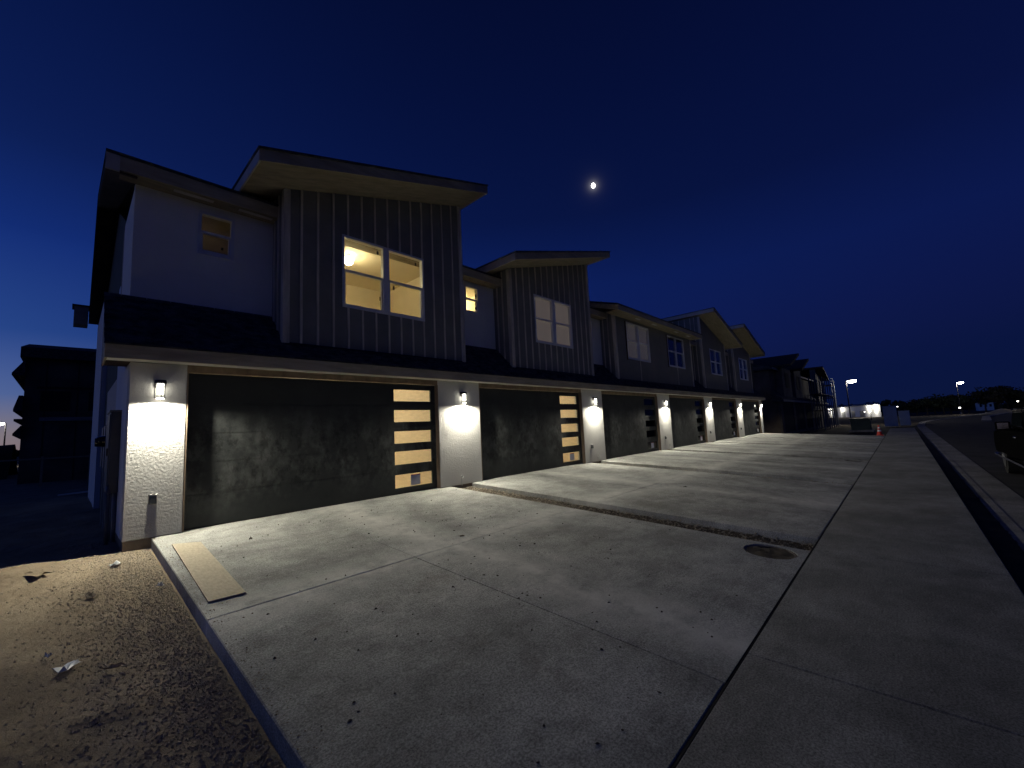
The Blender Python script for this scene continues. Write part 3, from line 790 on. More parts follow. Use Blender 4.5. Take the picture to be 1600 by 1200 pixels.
MB().hexa([(-.335, ridge_y, ridge_z - .26), (0, ridge_y, ridge_z - .26), (0, 11.6, RZ - .32), (-.30, 11.6, RZ - .32)],
          [(-.335, ridge_y, ridge_z - .24), (0, ridge_y, ridge_z - .24), (0, 11.6, RZ - .30), (-.30, 11.6, RZ - .30)]).build('soffit', M['wood_dark'], mr)
MB().box(-.65, -.31, 11.6, 12.2, 5.50, 6.12).build('eave_return', M['fascia'], mr)
MB().box(-.70, -.0, 11.55, 12.25, 6.121, 6.16).build('eave_return', M['shingle'], mr)
# ---- end wall (left): white return, dark sheathing, pale rear corner
def endwall(y0, y1, z0, z1, x, mat):
    return MB().box(x, x + .15, y0, y1, z0, z1).build('end_wall', M[mat], row)
endwall(.325, 2.5, -.0, 2.57, .0, 'stucco2')
endwall(.822, 2.5, 2.571, 5.62, .0, 'stucco2')
endwall(2.5, 7.4, -.3, 5.64, .05, 'darksiding')
MB().extr([(2.5, 5.64), (11.6, 5.52), (6.0, ridge_z - .27)], 'x', .06, .18).build('gable_wall', M['darksiding'], row)
endwall(7.4, 11.9, -.3, 5.50, -.06, 'stucco2')
MB().box(.012, .14, .35, 2.49, -.55, -.001).build('footing', M['foundation'], row)
MB().box(.2, LEN, 11.9, 12.0, -.3, 5.5).build('rear_wall', M['darksiding'], row)
MB().box(LEN - .15, LEN, .33, 11.9, -.3, 5.62).build('end_wall', M['darksiding'], row)
MB().box(.020, .049, 3.25, 3.55, 4.25, 4.62).build('side_window', M['vinyl'], row)
# partition floors so that light does not travel between storeys
MB().box(.2, LEN - .2, .70, 11.8, 2.75, 2.9).build('floor_deck', M['wood_dark'], row)

# ------------------------------------------------------------------ wall lamps on the piers
lampx = [.34] + [i * P + .07 for i in range(1, NU)] + [LEN - .34]
names = ['wall lamp on the nearest pier, left of the first garage door', 'wall lamp between the two garage doors with lit panes', 'wall lamp between the second and third garage doors',
         'wall lamp between the third and fourth garage doors', 'wall lamp between the fourth and fifth garage doors', 'wall lamp between the fifth and sixth garage doors', 'wall lamp on the last pier at the far end of the row']
proto = None
def wall_lamp():
    t = thing('wall_lamp', (0, 0, 2.2), '', 'wall lamp', 'wall lamps glowing on the white piers')
    MB().box(-.062, .062, -.022, -.001, 2.195, 2.315).build('back_plate', M['metal'], t, bevel=.004)
    MB().box(-.018, .018, -.15, -.022, 2.262, 2.290).build('arm', M['metal'], t)
    MB().cyl((0, -.095, 2.248), (0, -.095, 2.302), .074, .066, 20).build('cap', M['metal'], t)
    b = MB().cyl((0, -.095, 2.040), (0, -.095, 2.247), .062, .062, 22, cap=False)
    b.build('shade', M['glass'], t, smooth=True)
    MB().cyl((0, -.095, 2.085), (0, -.095, 2.247), .040, .040, 16).build('glass_tube', M['lamp_core'], t, smooth=False)
    b = MB()
    for a in range(3):
        an = a * 2.094 + .6
        b.cyl((.070 * math.cos(an), -.095 + .070 * math.sin(an), 2.030), (.070 * math.cos(an), -.095 + .070 * math.sin(an), 2.25), .005, n=6)
    b.build('guard_rods', M['metal'], t)
    MB().cyl((0, -.095, 2.026), (0, -.095, 2.039), .072, .072, 20).build('bottom_ring', M['metal'], t)
    MB().cyl((0, -.095, 2.0235), (0, -.095, 2.0258), .052, .052, 18).build('led_disc', M['led'], t)
    d = bpy.data.lights.new('lamp_beam', 'SPOT'); d.energy = 345; d.color = (1, .955, .805); d.spot_size = math.pi; d.spot_blend = 0.4; d.shadow_soft_size = .02
    o = bpy.data.objects.new('lamp_beam', d); COL.objects.link(o); o.location = (0, -.095, 2.016); o.rotation_euler = (math.radians(-24), 0, 0); put(o, t)
    return t
proto = wall_lamp()
for i, lx in enumerate(lampx):
    if i == 0: t = proto
    else:
        t = proto.copy(); COL.objects.link(t)
        for ch in proto.children:
            c = ch.copy(); COL.objects.link(c); c.parent = t
    t.location = (lx, 0, 2.2); t['label'] = names[i]

# ------------------------------------------------------------------ outlets and hose taps
def outlet():
    t = thing('outlet_box', (0, 0, .55), '', 'outlet', 'weatherproof outlets on the piers')
    MB().box(-.045, .045, -.055, -.001, .48, .605).build('housing', M['grey'], t, bevel=.005)
    MB().box(-.036, .036, -.066, -.0555, .49, .585).build('cover', M['panelbox'], t, bevel=.003)
    MB().box(-.047, .047, -.068, -.001, .606, .620).build('hood', M['pvc'], t)
    return t
op = outlet()
for i, (ox, lab) in enumerate([(.315, 'grey outlet box on the nearest pier below its lamp'), (12.14, 'outlet box on the pier left of the third garage door'), (18.42, 'outlet box on the pier left of the fourth garage door'),
                               (24.62, 'outlet box on the pier left of the fifth garage door'), (30.82, 'outlet box on the pier left of the sixth garage door')]):
    if i == 0: t = op
    else:
        t = op.copy(); COL.objects.link(t)
        for ch in op.children: c = ch.copy(); COL.objects.link(c); c.parent = t
    t.location = (ox, 0, .55); t['label'] = lab
def tap():
    t = thing('hose_tap', (0, 0, .2), '', 'hose tap', 'hose taps with white stub pipes on the piers')
    MB().cyl((0, -.012, -.02), (0, -.012, .19), .009, n=8).build('stub_pipe', M['pvc'], t)
    b = MB().cyl((0, -.001, .20), (0, -.07, .20), .014, n=8); b.cyl((0, -.065, .20), (0, -.085, .155), .012, n=8); b.build('spout', M['pvc'], t)
    b = MB().cyl((0, -.045, .214), (0, -.045, .232), .006, n=6); b.cyl((0, -.045, .232), (0, -.045, .240), .030, n=10); b.build('handle', M['pvc'], t)
    return t
tp = tap()
for i, (ox, lab) in enumerate([(6.17, 'white hose tap on the pier between the two lit garage doors'), (12.50, 'white hose tap beside the outlet left of the third garage door'), (18.80, 'white hose tap beside the outlet left of the fourth garage door')]):
    if i == 0: t = tp
    else:
        t = tp.copy(); COL.objects.link(t)
        for ch in tp.children: c = ch.copy(); COL.objects.link(c); c.parent = t
    t.location = (ox, 0, .2); t['label'] = lab

# ------------------------------------------------------------------ services on the end wall
t = thing('electrical_cabinet', (0, 1.4, 1.2), 'tall grey electrical cabinet on the end wall of the row', 'cabinet')
MB().box(-.125, -.002, 1.02, 1.85, .62, 1.90).build('housing', M['panelbox'], t, bevel=.006)
MB().box(-.137, -.1255, 1.05, 1.82, .66, 1.86).build('door', M['panelbox'], t, bevel=.004)
MB().box(-.14, -.0, 1.0, 1.87, 1.901, 1.925).build('rain_hood', M['grey'], t)
MB().box(-.155, -.1375, 1.10, 1.13, 1.2, 1.32).build('handle', M['metal'], t)
b = thing('conduit_bundle', (0, 1.5, 0), 'grey conduits running down the end wall to the dirt', 'conduits')
for i, (y, x) in enumerate([(1.10, -.03), (1.25, -.07), (1.42, -.05), (1.60, -.06), (1.75, -.04)]):
    MB().cyl((x, y, -.30), (x, y, .619), .022 if i % 2 else .03, n=10).build('conduit', M['grey'], b, smooth=True)
MB().cyl((-.12, .86, -.25), (-.12, .86, .62), .028, n=10).build('conduit', M['panelbox'], b, smooth=True)
MB().cyl((-.12, .86, .62), (-.12, 1.02, .72), .028, n=10).build('conduit', M['panelbox'], b, smooth=True)
for i in range(3):
    y = 2.25 + i * .75
    mt = thing('electric_meter', (0, y, 1.3), ['round electric meter on the end wall next to the cabinet', 'middle electric meter on the end wall', 'rearmost electric meter on the end wall'][i], 'meter', 'electric meters on the end wall')
    MB().box(-.11, .048 if y > 2.5 else -.001, y - .17, y + .17, .95, 1.75).build('meter_box', M['grey'], mt, bevel=.006)
    MB().cyl((-.11, y, 1.45), (-.21, y, 1.45), .10, .085, 16).build('dial_dome', M['glass_dark'], mt)
    MB().cyl((-.05, y, -.3), (-.05, y, .949), .026, n=8).build('conduit', M['grey'], mt)
    MB().cyl((-.12, y, 1.45), (-.112, y, 1.45), .085, .085, 16).build('dial', M['white'], mt)

# ------------------------------------------------------------------ loose things on the ground
def lie(pts, t): return MB().hexa([(p[0], p[1], p[2]) for p in pts], [(p[0], p[1], p[2] + t) for p in pts])
c4 = [(.40, -3.22), (.70, -3.25), (.75, -.88), (.46, -.70)]
ob = lie([(x, y, dz(y) + .004) for x, y in c4], .014).build('board_strip', M['ply'])
tag(ob, 'long tan strip of sheathing board lying on the nearest driveway', 'board')
def scrap(name, x, y, w, h, mat, label, cat='scrap', seed=0, z=None, group=None):
    r = np.random.default_rng(seed); nx, ny = 5, 4; b = MB(); vs = []; fs = []
    z0 = float(yard_z(np.array([[x]]), np.array([[y]]))[0, 0]) if z is None else z
    a = r.random() * 3
    for j in range(ny):
        for i in range(nx):
            u = (i / (nx - 1) - .5) * w * (1 + .5 * r.normal(0, .5)); v = (j / (ny - 1) - .5) * h * (1 + .5 * r.normal(0, .5))
            vs.append((x + u * math.cos(a) - v * math.sin(a), y + u * math.sin(a) + v * math.cos(a), z0 + .022 + abs(r.normal(0, .016))))
    for j in range(ny - 1):
        for i in range(nx - 1): fs.append((j * nx + i, j * nx + i + 1, (j + 1) * nx + i + 1, (j + 1) * nx + i))
    o = b.add(vs, fs).build(name, mat)
    md = o.modifiers.new('thick', 'SOLIDIFY'); md.thickness = .003
    return tag(o, label, cat, group)
G = 'small litter lying on the ground'
scrap('plastic_scrap', -.10, -.72, .16, .09, M['plastic'], 'crumpled white plastic scrap on the lit dirt near the pier', seed=1, group=G)
scrap('plastic_scrap', -.49, -3.45, .15, .07, M['plastic'], 'crumpled white plastic scrap on the dark dirt at lower left', seed=2, group=G)
scrap('plastic_scrap', -.60, -3.15, .035, .03, M['plastic'], 'tiny white plastic bit at the left of the dark dirt', seed=4, group=G)
scrap('paper_scrap', .20, -1.98, .06, .05, M['plastic'], 'small white paper scrap at the driveway edge', seed=3, group=G)
scrap('wood_chip', -.24, -3.75, .13, .03, M['chip'], 'split wood chip lying on the dark dirt', 'wood chip', 5, group=G)
scrap('bark_piece', -.34, -1.85, .14, .06, M['wood_dark'], 'dark bark piece on the lit dirt', 'bark', 6, group=G)
scrap('dirt_clod', -.74, -.55, .30, .14, M['soil'], 'dark dirt clod at the left edge of the lit dirt', 'dirt clod', 7, group=G)
scrap('leaf', 1.27, -1.23, .05, .03, M['wood_dark'], 'small dark leaf on the nearest driveway near the board', 'leaf', 8, z=dz(-1.23) - .02, group=G)
scrap('dirt_clod', 3.36, -3.38, .07, .05, M['soil'], 'soil clod at the joint crossing of the nearest driveway', 'dirt clod', 9, z=dz(-3.38) - .02, group=G)
scrap('leaf', 9.3, -4.3, .09, .05, M['wood_dark'], 'dark leaf in the middle of the second driveway', 'leaf', 10, z=dz(-4.3) - .02, group=G)

# ------------------------------------------------------------------ neighbouring buildings under construction
def rough_row(X0, ks_A, ks_B, ctr, label):
    t = thing('unfinished_townhouses', (X0, 0, -.4), label, 'building')
    x1 = X0 + 31
    MB().box(X0, x1, 0, .2, -.6, 3.0).build('lower_wall', M['wrap2'], t)
    MB().box(X0, x1, .66, 11, 3.0, 5.66).build('upper_wall', M['wrap'], t)
    MB().box(X0, X0 + .2, .2, 11, -.6, 3.0).build('end_wall', M['wrap'], t)
    MB().extr([(-.28, 2.57), (-.28, 2.76), (.66, 3.74), (.66, 2.57)], 'x', X0 - .28, x1 + .28).build('skirt_roof', M['shingle'], t)
    MB().box(X0 - .285, x1 + .285, -.30, -.281, 2.56, 2.765).build('fascia', M['fascia'], t)
    MB().extr([(.28, 5.66), (.28, 5.86), (6.0, 7.63), (11.6, 5.86), (11.6, 5.66)], 'x', X0 - .35, x1 + .35).build('main_roof', M['shingle'], t)
    MB().box(X0 - .355, x1 + .355, .25, .279, 5.64, 5.84).build('fascia', M['fascia'], t)
    for k_ in range(5):
        xa = X0 + k_ * P + PW
        MB().box(xa, xa + 4.86, -.012, -.002, -.3, 2.40).build('garage_opening', M['void'], t)  # dark slab on the wall, painted as the shade of an opening
        MB().box(xa - 2 * PW + .1, xa - .1, -.05, -.001, -.5, 2.56).build('pier', M['wrap'], t)
    def sh(a, b_, zl, zr):
        MB().extr([(a, 3.1), (b_, 3.1), (b_, zr), (a, zl)], 'y', -.004, .64).build('bay', M['wrap2'], t)
        s = (zr - zl) / (b_ - a)
        l_, r_ = (.69, .19) if zl < zr else (.19, .69)
        MB().extr([(a - l_, zl - s * l_), (b_ + r_, zr + s * r_), (b_ + r_, zr + s * r_ + .24), (a - l_, zl - s * l_ + .24)], 'y', -.93, 5.5).build('bay_roof', M['wood_dark'], t)
        c = (a + b_) / 2
        w = MB().box(c - 1, c + 1, -.03, -.0045, 4.0, 5.55).build('window', M['wood_dark'], t)
        MB().box(c - .92, c - .05, -.036, -.031, 4.08, 5.47).build('pane', M['void'], w); MB().box(c + .05, c + .92, -.036, -.031, 4.08, 5.47).build('pane', M['void'], w)
    for k_ in ks_A: sh(X0 + k_ * P + 2.06, X0 + k_ * P + 6.41, 6.1, 7.36)
    for k_ in ks_B: sh(X0 + k_ * P - .2 , X0 + k_ * P + 4.15, 7.36, 6.1)
    return t
rough_row(44.6, (0, 1), (4,), None, 'dark unfinished townhouse block beyond the lit row, with slanted roofs')
sc = thing('scaffold', (75.5, 0, -.5), 'thin scaffold standing at the far corner of the unfinished block', 'scaffold')
for x in (76.2, 78.0, 79.6):
    for y in (-.9, .4): MB().cyl((x, y, -.6), (x, y, 6.2), .05, n=6).build('pole', M['grey'], sc)
for z in (1.6, 3.5, 5.4):
    MB().box(76.0, 79.8, -.95, .45, z, z + .08).build('platform', M['wood_dark'], sc)
    MB().cyl((76.2, -.9, z + 1), (79.6, -.9, z + 1), .04, n=6).build('rail', M['grey'], sc)
for i in range(2): MB().cyl((76.2 + i * 1.8, -.92, -.5), (78.0 + i * 1.7, -.92, 5.4), .035, n=6).build('brace', M['grey'], sc)
sc2 = thing('scaffold', (62, -1, -.5), 'scaffold frames along the front of the dark unfinished block', 'scaffold')
for x in np.arange(58, 71, 2.1):
    for y in (-1.6, -.6): MB().cyl((x, y, -.6), (x, y, 5.6), .045, n=6).build('pole', M['grey'], sc2)
for z in (1.6, 3.5): MB().box(57.9, 70.8, -1.62, -.58, z, z + .07).build('platform', M['wood_dark'], sc2)
for x in np.arange(58, 69, 4.2): MB().cyl((x, -1.63, -.5), (x + 2.1, -1.63, 3.5), .035, n=6).build('brace', M['grey'], sc2)

bl_ = thing('unfinished_house', (0, 26, -.4), 'dark unfinished block behind the row at far left with stepped overhangs', 'building')
MB().box(-2.35, 30, 26, 36, -.7, 6.4).build('wall', M['wrap'], bl_)
MB().extr([(25.5, 6.35), (25.5, 6.9), (31, 8.0), (36.5, 6.9), (36.5, 6.35)], 'x', -2.55, 30.5).build('roof', M['shingle'], bl_)
MB().extr([(-2.35, 6.27), (-2.80, 5.50), (-2.80, 5.38), (-2.35, 5.38)], 'y', 25.6, 35).build('canopy', M['shingle'], bl_)
MB().extr([(-2.35, 4.30), (-2.50, 4.30), (-2.66, 3.60), (-2.66, 3.46), (-2.35, 3.46)], 'y', 25.6, 35).build('canopy', M['shingle'], bl_)
MB().box(-2.62, -2.35, 25.7, 35, 2.95, 3.07).build('ledge', M['wood_dark'], bl_)
MB().extr([(-2.35, 2.72), (-2.62, 2.30), (-2.62, 2.20), (-2.35, 2.0)], 'y', 25.6, 35).build('canopy', M['shingle'], bl_)
MB().box(-2.52, -2.35, 25.8, 35, 5.02, 5.12).build('ledge', M['wood_dark'], bl_)
MB().box(-1.75, 29, 25.93, 25.999, 2.95, 3.15).build('trim_board', M['fascia'], bl_)
MB().box(-1.9, 29, 25.95, 25.999, 4.75, 4.85).build('trim_board', M['wood_dark'], bl_)
for x in (-1.75, .1): MB().box(x, x + 1.1, 25.96, 25.999, 3.5, 4.6).build('window', M['void'], bl_)
for x in np.arange(-1.6, 1.5, 1.22): MB().box(x, x + .04, 25.975, 25.999, -.6, 6.3).build('sheet_seam', M['wood_dark'], bl_)
rl = thing('guard_rail', (-1.4, 22, -.3), 'low timber guard rail in the dark yard behind the row', 'rail')
MB().box(-3.1, .6, 21.98, 22.02, .93, 1.0).build('rail', M['chip'], rl)
for x in (-2.9, -1.42, .2): MB().box(x - .045, x + .045, 22.02, 22.1, -.6, 1.08).build('post', M['chip'], rl)
ph = MB().cyl((-.75, 13.9, -.26), (.10, 13.4, -.20), .035, n=8).build('ground_pipe', M['pvc']); tag(ph, 'short pale pipe on the ground behind the end wall', 'pipe')
eb = grid('earth_bank', np.arange(-60, -2.7, .8), np.arange(30, 46, .8), lambda X, Y: -.7 + 2.55 * np.exp(-((Y - 38) / 3.2) ** 2) + .25 * fbm(X, Y, .3, 3, 81), M['field']); struct(eb)

# ------------------------------------------------------------------ street end
def street_lamp(x, y, zt, label, power, arm=(1, 0), tiltx=0):
    t = thing('street_lamp', (x, y, -.6), label, 'street lamp', 'street lamps')
    MB().cyl((x, y, -.65), (x, y, zt), .09, .06, 10).build('pole', M['metal'], t)
    MB().cyl((x, y, -.65), (x, y, -.15), .2, .2, 10).build('base', M['kerb'], t)
    ax, ay = arm
    MB().cyl((x, y, zt - .02), (x + ax * .5, y + ay * .5, zt + .03), .04, n=8).build('arm', M['metal'], t)
    hx, hy = x + ax * .75, y + ay * .75
    MB().box(hx - .42, hx + .42, hy - .42, hy + .42, zt + .03, zt + .14).build('lamp_head', M['metal'], t, bevel=.02)
    b = MB(); n = 12
    vs = [(hx, hy, zt - .31)]; fs = []
    for q, (rr, zz) in enumerate(((.38, zt - .26), (.54, zt - .10), (.56, zt + .028))):
        for i in range(n): vs.append((hx + rr * math.cos(6.2832 * i / n), hy + rr * math.sin(6.2832 * i / n), zz))
    for i in range(n): fs.append((0, 1 + i, 1 + (i + 1) % n))
    for q in range(2):
        for i in range(n): fs.append((1 + q * n + i, 1 + q * n + (i + 1) % n, 1 + (q + 1) * n + (i + 1) % n, 1 + (q + 1) * n + i))
    b.add(vs, fs).build('lens', M['street'], t)
    light('street_light', 'POINT', (hx, hy, zt - .5), power, (1, .95, .85), t, .2)
    return t
street_lamp(79.4, -2.4, 5.95, 'lit street lamp on a tall dark pole right of the unfinished block', 500, (.3, -.9))
street_lamp(150, -18.6, 7.2, 'lit street lamp above the dark trees at right', 900, (-.4, -.9))
street_lamp(-5.88, 70, 4.85, 'lit street lamp on a thin pole at the far left edge', 150, (-.9, 0))

t = thing('utility_cabinet', (66.5, -6.95, -.4), 'tall pale blue cabinet at the end of the sidewalk', 'cabinet', 'pale blue cabinets')
MB().box(66, 67.1, -7.62, -6.42, -.62, 1.72).build('housing', M['cabblue'], t, bevel=.02)
MB().box(65.97, 65.999, -7.56, -7.04, -.4, 1.6).build('door', M['cabblue'], t); MB().box(65.97, 65.999, -7.0, -6.48, -.4, 1.6).build('door', M['cabblue'], t)
MB().box(65.93, 67.15, -7.68, -6.36, 1.721, 1.78).build('cap', M['cabblue'], t)
t = thing('utility_cabinet', (68.5, -8.2, -.4), 'lower pale blue cabinet right of the taller cabinet', 'cabinet', 'pale blue cabinets')
MB().box(68, 69.2, -8.72, -7.75, -.62, 1.10).build('housing', M['cabblue'], t, bevel=.02)
MB().box(67.97, 67.999, -8.66, -7.8, -.35, .95).build('door', M['cabblue'], t); MB().box(67.93, 69.25, -8.76, -7.71, 1.101, 1.15).build('cap', M['cabblue'], t)
t = thing('transformer_box', (53, -4.9, -.5), 'low dark green box on the dirt past the last driveway', 'transformer box')
MB().box(52.6, 53.8, -5.75, -4.25, -.62, .55).build('housing', M['cabgreen'], t, bevel=.03); MB().box(52.5, 53.9, -5.85, -4.15, .551, .62).build('lid', M['cabgreen'], t)
MB().box(52.4, 54, -5.95, -4.05, -.7, -.5).build('pad', M['kerb'], t)
t = thing('traffic_cone', (37.4, -6.85, -.4), 'orange traffic cone with white bands at the far sidewalk corner', 'cone')
zc0 = -.36
MB().box(37.2, 37.6, -7.05, -6.65, zc0 - .08, zc0 + .03).build('base', M['orange'], t, bevel=.01)
rr = lambda h: .15 - .115 * h / .70
for a, c, mt, nm in ((.03, .26, 'orange', 'body'), (.26, .37, 'label', 'white_band'), (.37, .46, 'orange', 'body'), (.46, .56, 'label', 'white_band'), (.56, .70, 'orange', 'body')):
    MB().cyl((37.4, -6.85, zc0 + a), (37.4, -6.85, zc0 + c), rr(a), rr(c), 16).build(nm, M[mt], t)

# parked pickup at the right edge
t = thing('pickup_truck', (14.6, -10.9, -.54), 'dark parked pickup truck at the right edge of the street', 'pickup truck')
z0 = -.485; yA, yB = -11.85, -9.98
MB().extr([(12.0, z0 + .55), (17.6, z0 + .50), (17.75, z0 + .75), (17.55, z0 + 1.08), (15.9, z0 + 1.20), (12.0, z0 + 1.18), (11.9, z0 + .7)], 'y', yA, yB).build('body', M['carpaint'], t, bevel=.03)
MB().extr([(12.45, z0 + 1.19), (15.85, z0 + 1.21), (15.0, z0 + 1.80), (14.6, z0 + 1.86), (13.0, z0 + 1.86), (12.7, z0 + 1.80)], 'y', yA + .16, yB - .12).build('cab', M['carpaint'], t, bevel=.04)
MB().extr([(12.75, z0 + 1.26), (14.05, z0 + 1.27), (14.0, z0 + 1.72), (12.95, z0 + 1.72)], 'y', yB - .125, yB - .112).build('side_window', M['glass_dark'], t)
MB().extr([(14.15, z0 + 1.27), (15.55, z0 + 1.28), (14.95, z0 + 1.70), (14.1, z0 + 1.72)], 'y', yB - .125, yB - .112).build('side_window', M['glass_dark'], t)
for wx in (12.95, 16.55):
    w_ = MB().cyl((wx, yB - .02, z0 + .39), (wx, yB - .28, z0 + .39), .39, n=24).build('wheel', M['rubber'], t)
    MB().cyl((wx, yB - .005, z0 + .39), (wx, yB - .04, z0 + .39), .23, n=18).build('rim', M['rim'], w_)
    w2 = MB().cyl((wx, yA + .02, z0 + .39), (wx, yA + .28, z0 + .39), .39, n=24).build('wheel', M['rubber'], t)
mi = MB().box(14.85, 15.0, yB - .02, yB + .22, z0 + 1.20, z0 + 1.40).build('mirror', M['carpaint'], t, bevel=.02)
MB().box(14.842, 14.849, yB + .02, yB + .20, z0 + 1.225, z0 + 1.375).build('mirror_glass', M['chrome'], mi)
for hx in (12.85, 14.15): MB().box(hx, hx + .22, yB + .002, yB + .04, z0 + 1.03, z0 + 1.07).build('door_handle', M['chrome'], t, bevel=.008)
MB().box(11.93, 17.5, yB - .0 + .001, yB + .05, z0 + .42, z0 + .47).build('side_step', M['chrome'], t)

# warehouse far away with floodlights
wh = thing('warehouse', (205, 6, -.6), 'long white warehouse lit by floodlights far beyond the lot', 'warehouse')
wp = [(232, 17.5), (172, -3.2)]
dv = Vector((wp[1][0] - wp[0][0], wp[1][1] - wp[0][1])); ln = dv.length; dv.normalize(); nv = Vector((-dv.y, dv.x))
if nv.x > 0: nv = -nv
def whp(s, o, z): return (wp[0][0] + dv.x * s + nv.x * o, wp[0][1] + dv.y * s + nv.y * o, z)
def bk(s, z): return (wp[0][0] + dv.x * s + 16, wp[0][1] + dv.y * s + 1.2, z)
MB().hexa([whp(0, 0, -.7), whp(ln, 0, -.7), bk(ln, -.7), bk(0, -.7)], [whp(0, 0, 3.2), whp(ln, 0, 3.2), bk(ln, 3.2), bk(0, 3.2)]).build('wall', M['white'], wh)
MB().hexa([whp(-.5, .4, 3.2), whp(ln + .5, .4, 3.2), bk(ln, 3.9), bk(0, 3.9)], [whp(-.5, .4, 3.35), whp(ln + .5, .4, 3.35), bk(ln, 4.1), bk(0, 4.1)]).build('roof', M['grey'], wh)
for i, s in enumerate((5, 17, 27, 38, 47)):
    MB().hexa([whp(s - 2, .02, -.65), whp(s + 2, .02, -.65), whp(s + 2, .006, -.65), whp(s - 2, .006, -.65)], [whp(s - 2, .02, 1.5), whp(s + 2, .02, 1.5), whp(s + 2, .006, 1.5), whp(s - 2, .006, 1.5)]).build('loading_door', M['grey'], wh)
for s, p_ in ((9, 700), (26, 700), (54, 450), (60, 700)):
    fl = MB().hexa([whp(s - .25, .35, 2.5), whp(s + .25, .35, 2.5), whp(s + .25, .0, 2.5), whp(s - .25, .0, 2.5)], [whp(s - .25, .35, 2.75), whp(s + .25, .35, 2.75), whp(s + .25, .0, 2.75), whp(s - .25, .0, 2.75)]).build('floodlight', M['flood'], wh)
    light('floodlight_beam', 'POINT', whp(s, 1.0, 2.3), p_, (1, .95, .82), wh, .1)
# small lit lamps seen as points, each on its own post
def yard_lamp(x, y, z, r, label, c='flood'):
    t = thing('yard_lamp', (x, y, -.6), label, 'yard lamp', 'small yard lamps far away')
    MB().cyl((x, y, -.7), (x, y, z), .05, n=6).build('pole', M['metal'], t)
    b = MB(); b.cyl((x, y, z), (x, y, z + r * .8), r, r * .75, 10); b.build('lamp_head', M[c], t)
yard_lamp(150, -18.5, .95, .22, 'bright low lamp below the trees left of the small white house')
yard_lamp(130, -25.2, 1.72, .16, 'left lamp of the pair at the far right edge')
yard_lamp(130, -25.85, 1.60, .16, 'right lamp of the pair at the far right edge')
yard_lamp(130, -7.37, 1.95, .13, 'small lamp above the pale blue cabinets')
yard_lamp(120, -2.0, 1.1, .12, 'small lamp left of two in front of the warehouse')
yard_lamp(120, -3.0, 1.1, .12, 'small lamp right of two in front of the warehouse')
hs = thing('house', (240, -32.5, 0), 'small pale house in front of the dark trees at right', 'house')
MB().box(240, 248, -33.6, -29.6, -.7, 2.35).build('wall', M['white'], hs)
MB().extr([(-34, 2.35), (-29.2, 2.35), (-31.6, 3.0)], 'x', 239.6, 248.4).build('roof', M['shingle'], hs)
for y in (-33.1, -31.9, -30.6): MB().box(239.97, 239.999, y, y + .6, .7, 1.7).build('window', M['void'], hs)
dm = grid('dirt_mound', np.arange(118, 146, .7), np.arange(-29, -17, .6), lambda X, Y: -.72 + 1.05 * np.exp(-((X - 131) / 5) ** 2 - ((Y + 23) / 2.2) ** 2) * (1 + .5 * fbm(X, Y, .5, 3, 91)), M['soil'])
tag(dm, 'pale dirt mound beside the far road', 'dirt mound')

# trees
def tree_mesh(seed, n=900, w=2.6, h=5.2, mat='foliage'):
    r = np.random.default_rng(seed); V = []; Fc = []
    cl = [(r.normal(0, w * .42), r.normal(0, w * .42), h * (.45 + .5 * r.random()), w * (.35 + .3 * r.random())) for _ in range(9)]
    for i in range(n):
        c = cl[r.integers(len(cl))]
        d = r.normal(0, 1, 3); d /= np.linalg.norm(d); rad = c[3] * (.55 + .55 * r.random())
        p = np.array([c[0], c[1], c[2]]) + d * rad * np.array([1, 1, .75])
        s = .16 + .22 * r.random(); a = r.normal(0, 1, 3); a /= np.linalg.norm(a); b = np.cross(a, d); b /= np.linalg.norm(b) + 1e-6
        o = len(V); V += [(p - a * s).tolist(), (p + b * s * .7).tolist(), (p + a * s).tolist(), (p - b * s * .7).tolist()]; Fc.append((o, o + 1, o + 2, o + 3))
    me = bpy.data.meshes.new('crown'); me.from_pydata(V, [], Fc); me.update(); me.materials.append(M[mat]); return me
def trunk_mesh(seed, h=3.4):
    r = np.random.default_rng(seed); b = MB(); b.cyl((0, 0, -.3), (.1, .05, h * .55), .2, .13, 8)
    for i in range(4):
        a = i * 1.6 + r.random(); b.cyl((.1, .05, h * .5), (.1 + 1.2 * math.cos(a), .05 + 1.2 * math.sin(a), h * (1 + .3 * r.random())), .09, .03, 6)
    return b.mesh('trunk', M['bark'])
CR = [tree_mesh(s, mat=('foliage', 'foliage2', 'foliage')[s % 3]) for s in range(4)]; TK = [trunk_mesh(s) for s in range(4)]
tp_ = [(182, -9.5, .72), (186, -11.5, .92), (180, -13.6, .98), (184, -15.5, 1.0), (181, -17.3, 1.02), (186, -19.0, 1.06), (180, -21.0, 1.0), (188, -23.0, .92),
       (192, -26.8, 1.25), (190, -29.2, 1.38), (194, -31.6, 1.36), (191, -34.0, 1.22), (196, -36.5, 1.05), (190, -39.5, .9)]
tl = ['first', 'second', 'third', 'fourth', 'fifth', 'sixth', 'seventh', 'eighth', 'ninth', 'tenth', 'eleventh', 'twelfth', 'thirteenth', 'last']
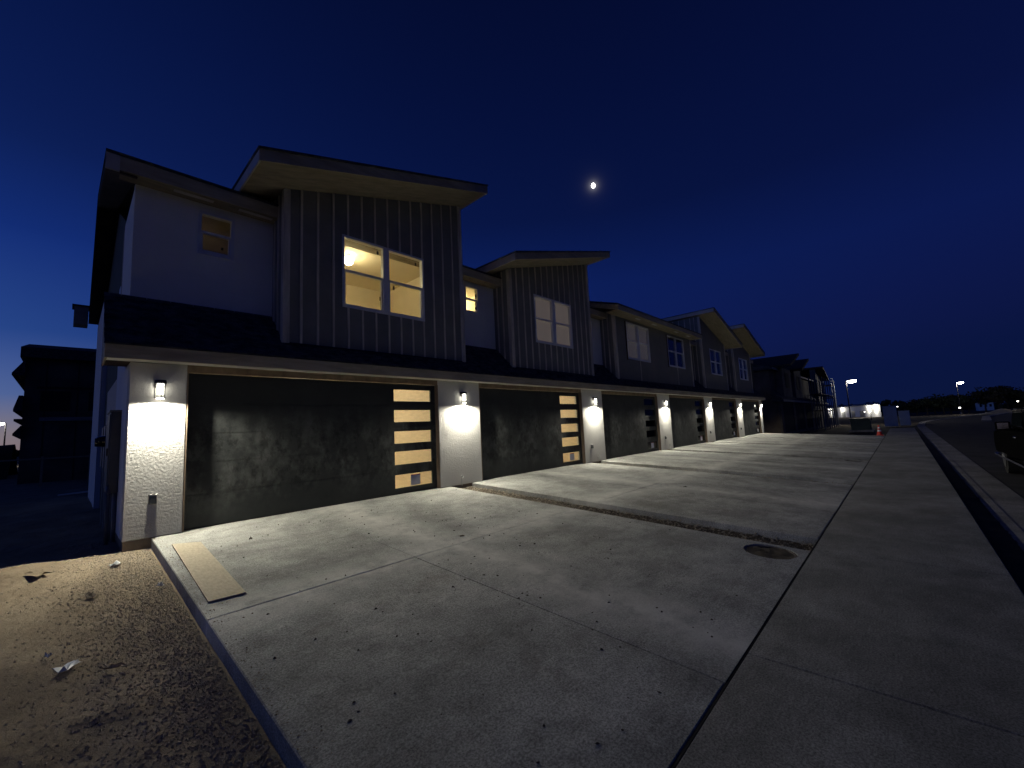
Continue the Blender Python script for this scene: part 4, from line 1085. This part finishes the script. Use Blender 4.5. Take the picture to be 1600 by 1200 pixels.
for i, (x, y, s) in enumerate(tp_):
    t = thing('tree', (x, y, -.7), 'dark distant tree, %s from the left of the line behind the street' % tl[i] if i < 13 else 'dark distant tree at the right end of the line behind the street', 'tree', 'dark trees behind the street')
    for nm, me in (('crown', CR[i % 4]), ('trunk', TK[i % 4])):
        o = bpy.data.objects.new(nm, me); COL.objects.link(o); o.parent = t
    t.scale = (s * 1.05, s * 1.05, s); t.rotation_euler.z = i * 1.9
# far woods as one mass
V = []; Fc = []
for i in range(9000):
    a = rng.uniform(-.75, 1.9); d = rng.uniform(300, 360)
    hh = 5.0 * (1 + .35 * math.sin(a * 23) + .25 * math.sin(a * 57 + 1)) * (1.0 if a < .2 else .8)
    p = np.array([CX + d * math.cos(a), CY + d * math.sin(a), -.7 + hh * rng.random()])
    s = .8 + rng.random(); d1 = rng.normal(0, 1, 3); d1 /= np.linalg.norm(d1); d2 = np.cross(d1, rng.normal(0, 1, 3)); d2 /= np.linalg.norm(d2)
    o = len(V); V += [(p - d1 * s).tolist(), (p + d2 * s).tolist(), (p + d1 * s).tolist(), (p - d2 * s).tolist()]; Fc.append((o, o + 1, o + 2, o + 3))
me = bpy.data.meshes.new('distant_woods'); me.from_pydata(V, [], Fc); me.update(); me.materials.append(M['foliage'])
o = bpy.data.objects.new('distant_woods', me); COL.objects.link(o); tag(o, 'dark far-off woods along the horizon', None, None, 'stuff')

# ------------------------------------------------------------------ moon
md = Vector((.74597, .43009, .50847)); mp = Vector((CX, CY, CZ)) + md * 1500
b = MB(); n = 24; vs = []; fs = []
for q in range(13):
    for i in range(n):
        t = math.pi * q / 12; vs.append((mp.x + 6.6 * math.sin(t) * math.cos(6.2832 * i / n), mp.y + 6.6 * math.sin(t) * math.sin(6.2832 * i / n), mp.z + 8.4 * math.cos(t)))
for q in range(12):
    for i in range(n): fs.append((q * n + i, q * n + (i + 1) % n, (q + 1) * n + (i + 1) % n, (q + 1) * n + i))
mo = b.add(vs, fs).build('moon', M['moon'], smooth=True, origin=tuple(mp)); tag(mo, 'small bright moon in the dark blue sky', 'moon')
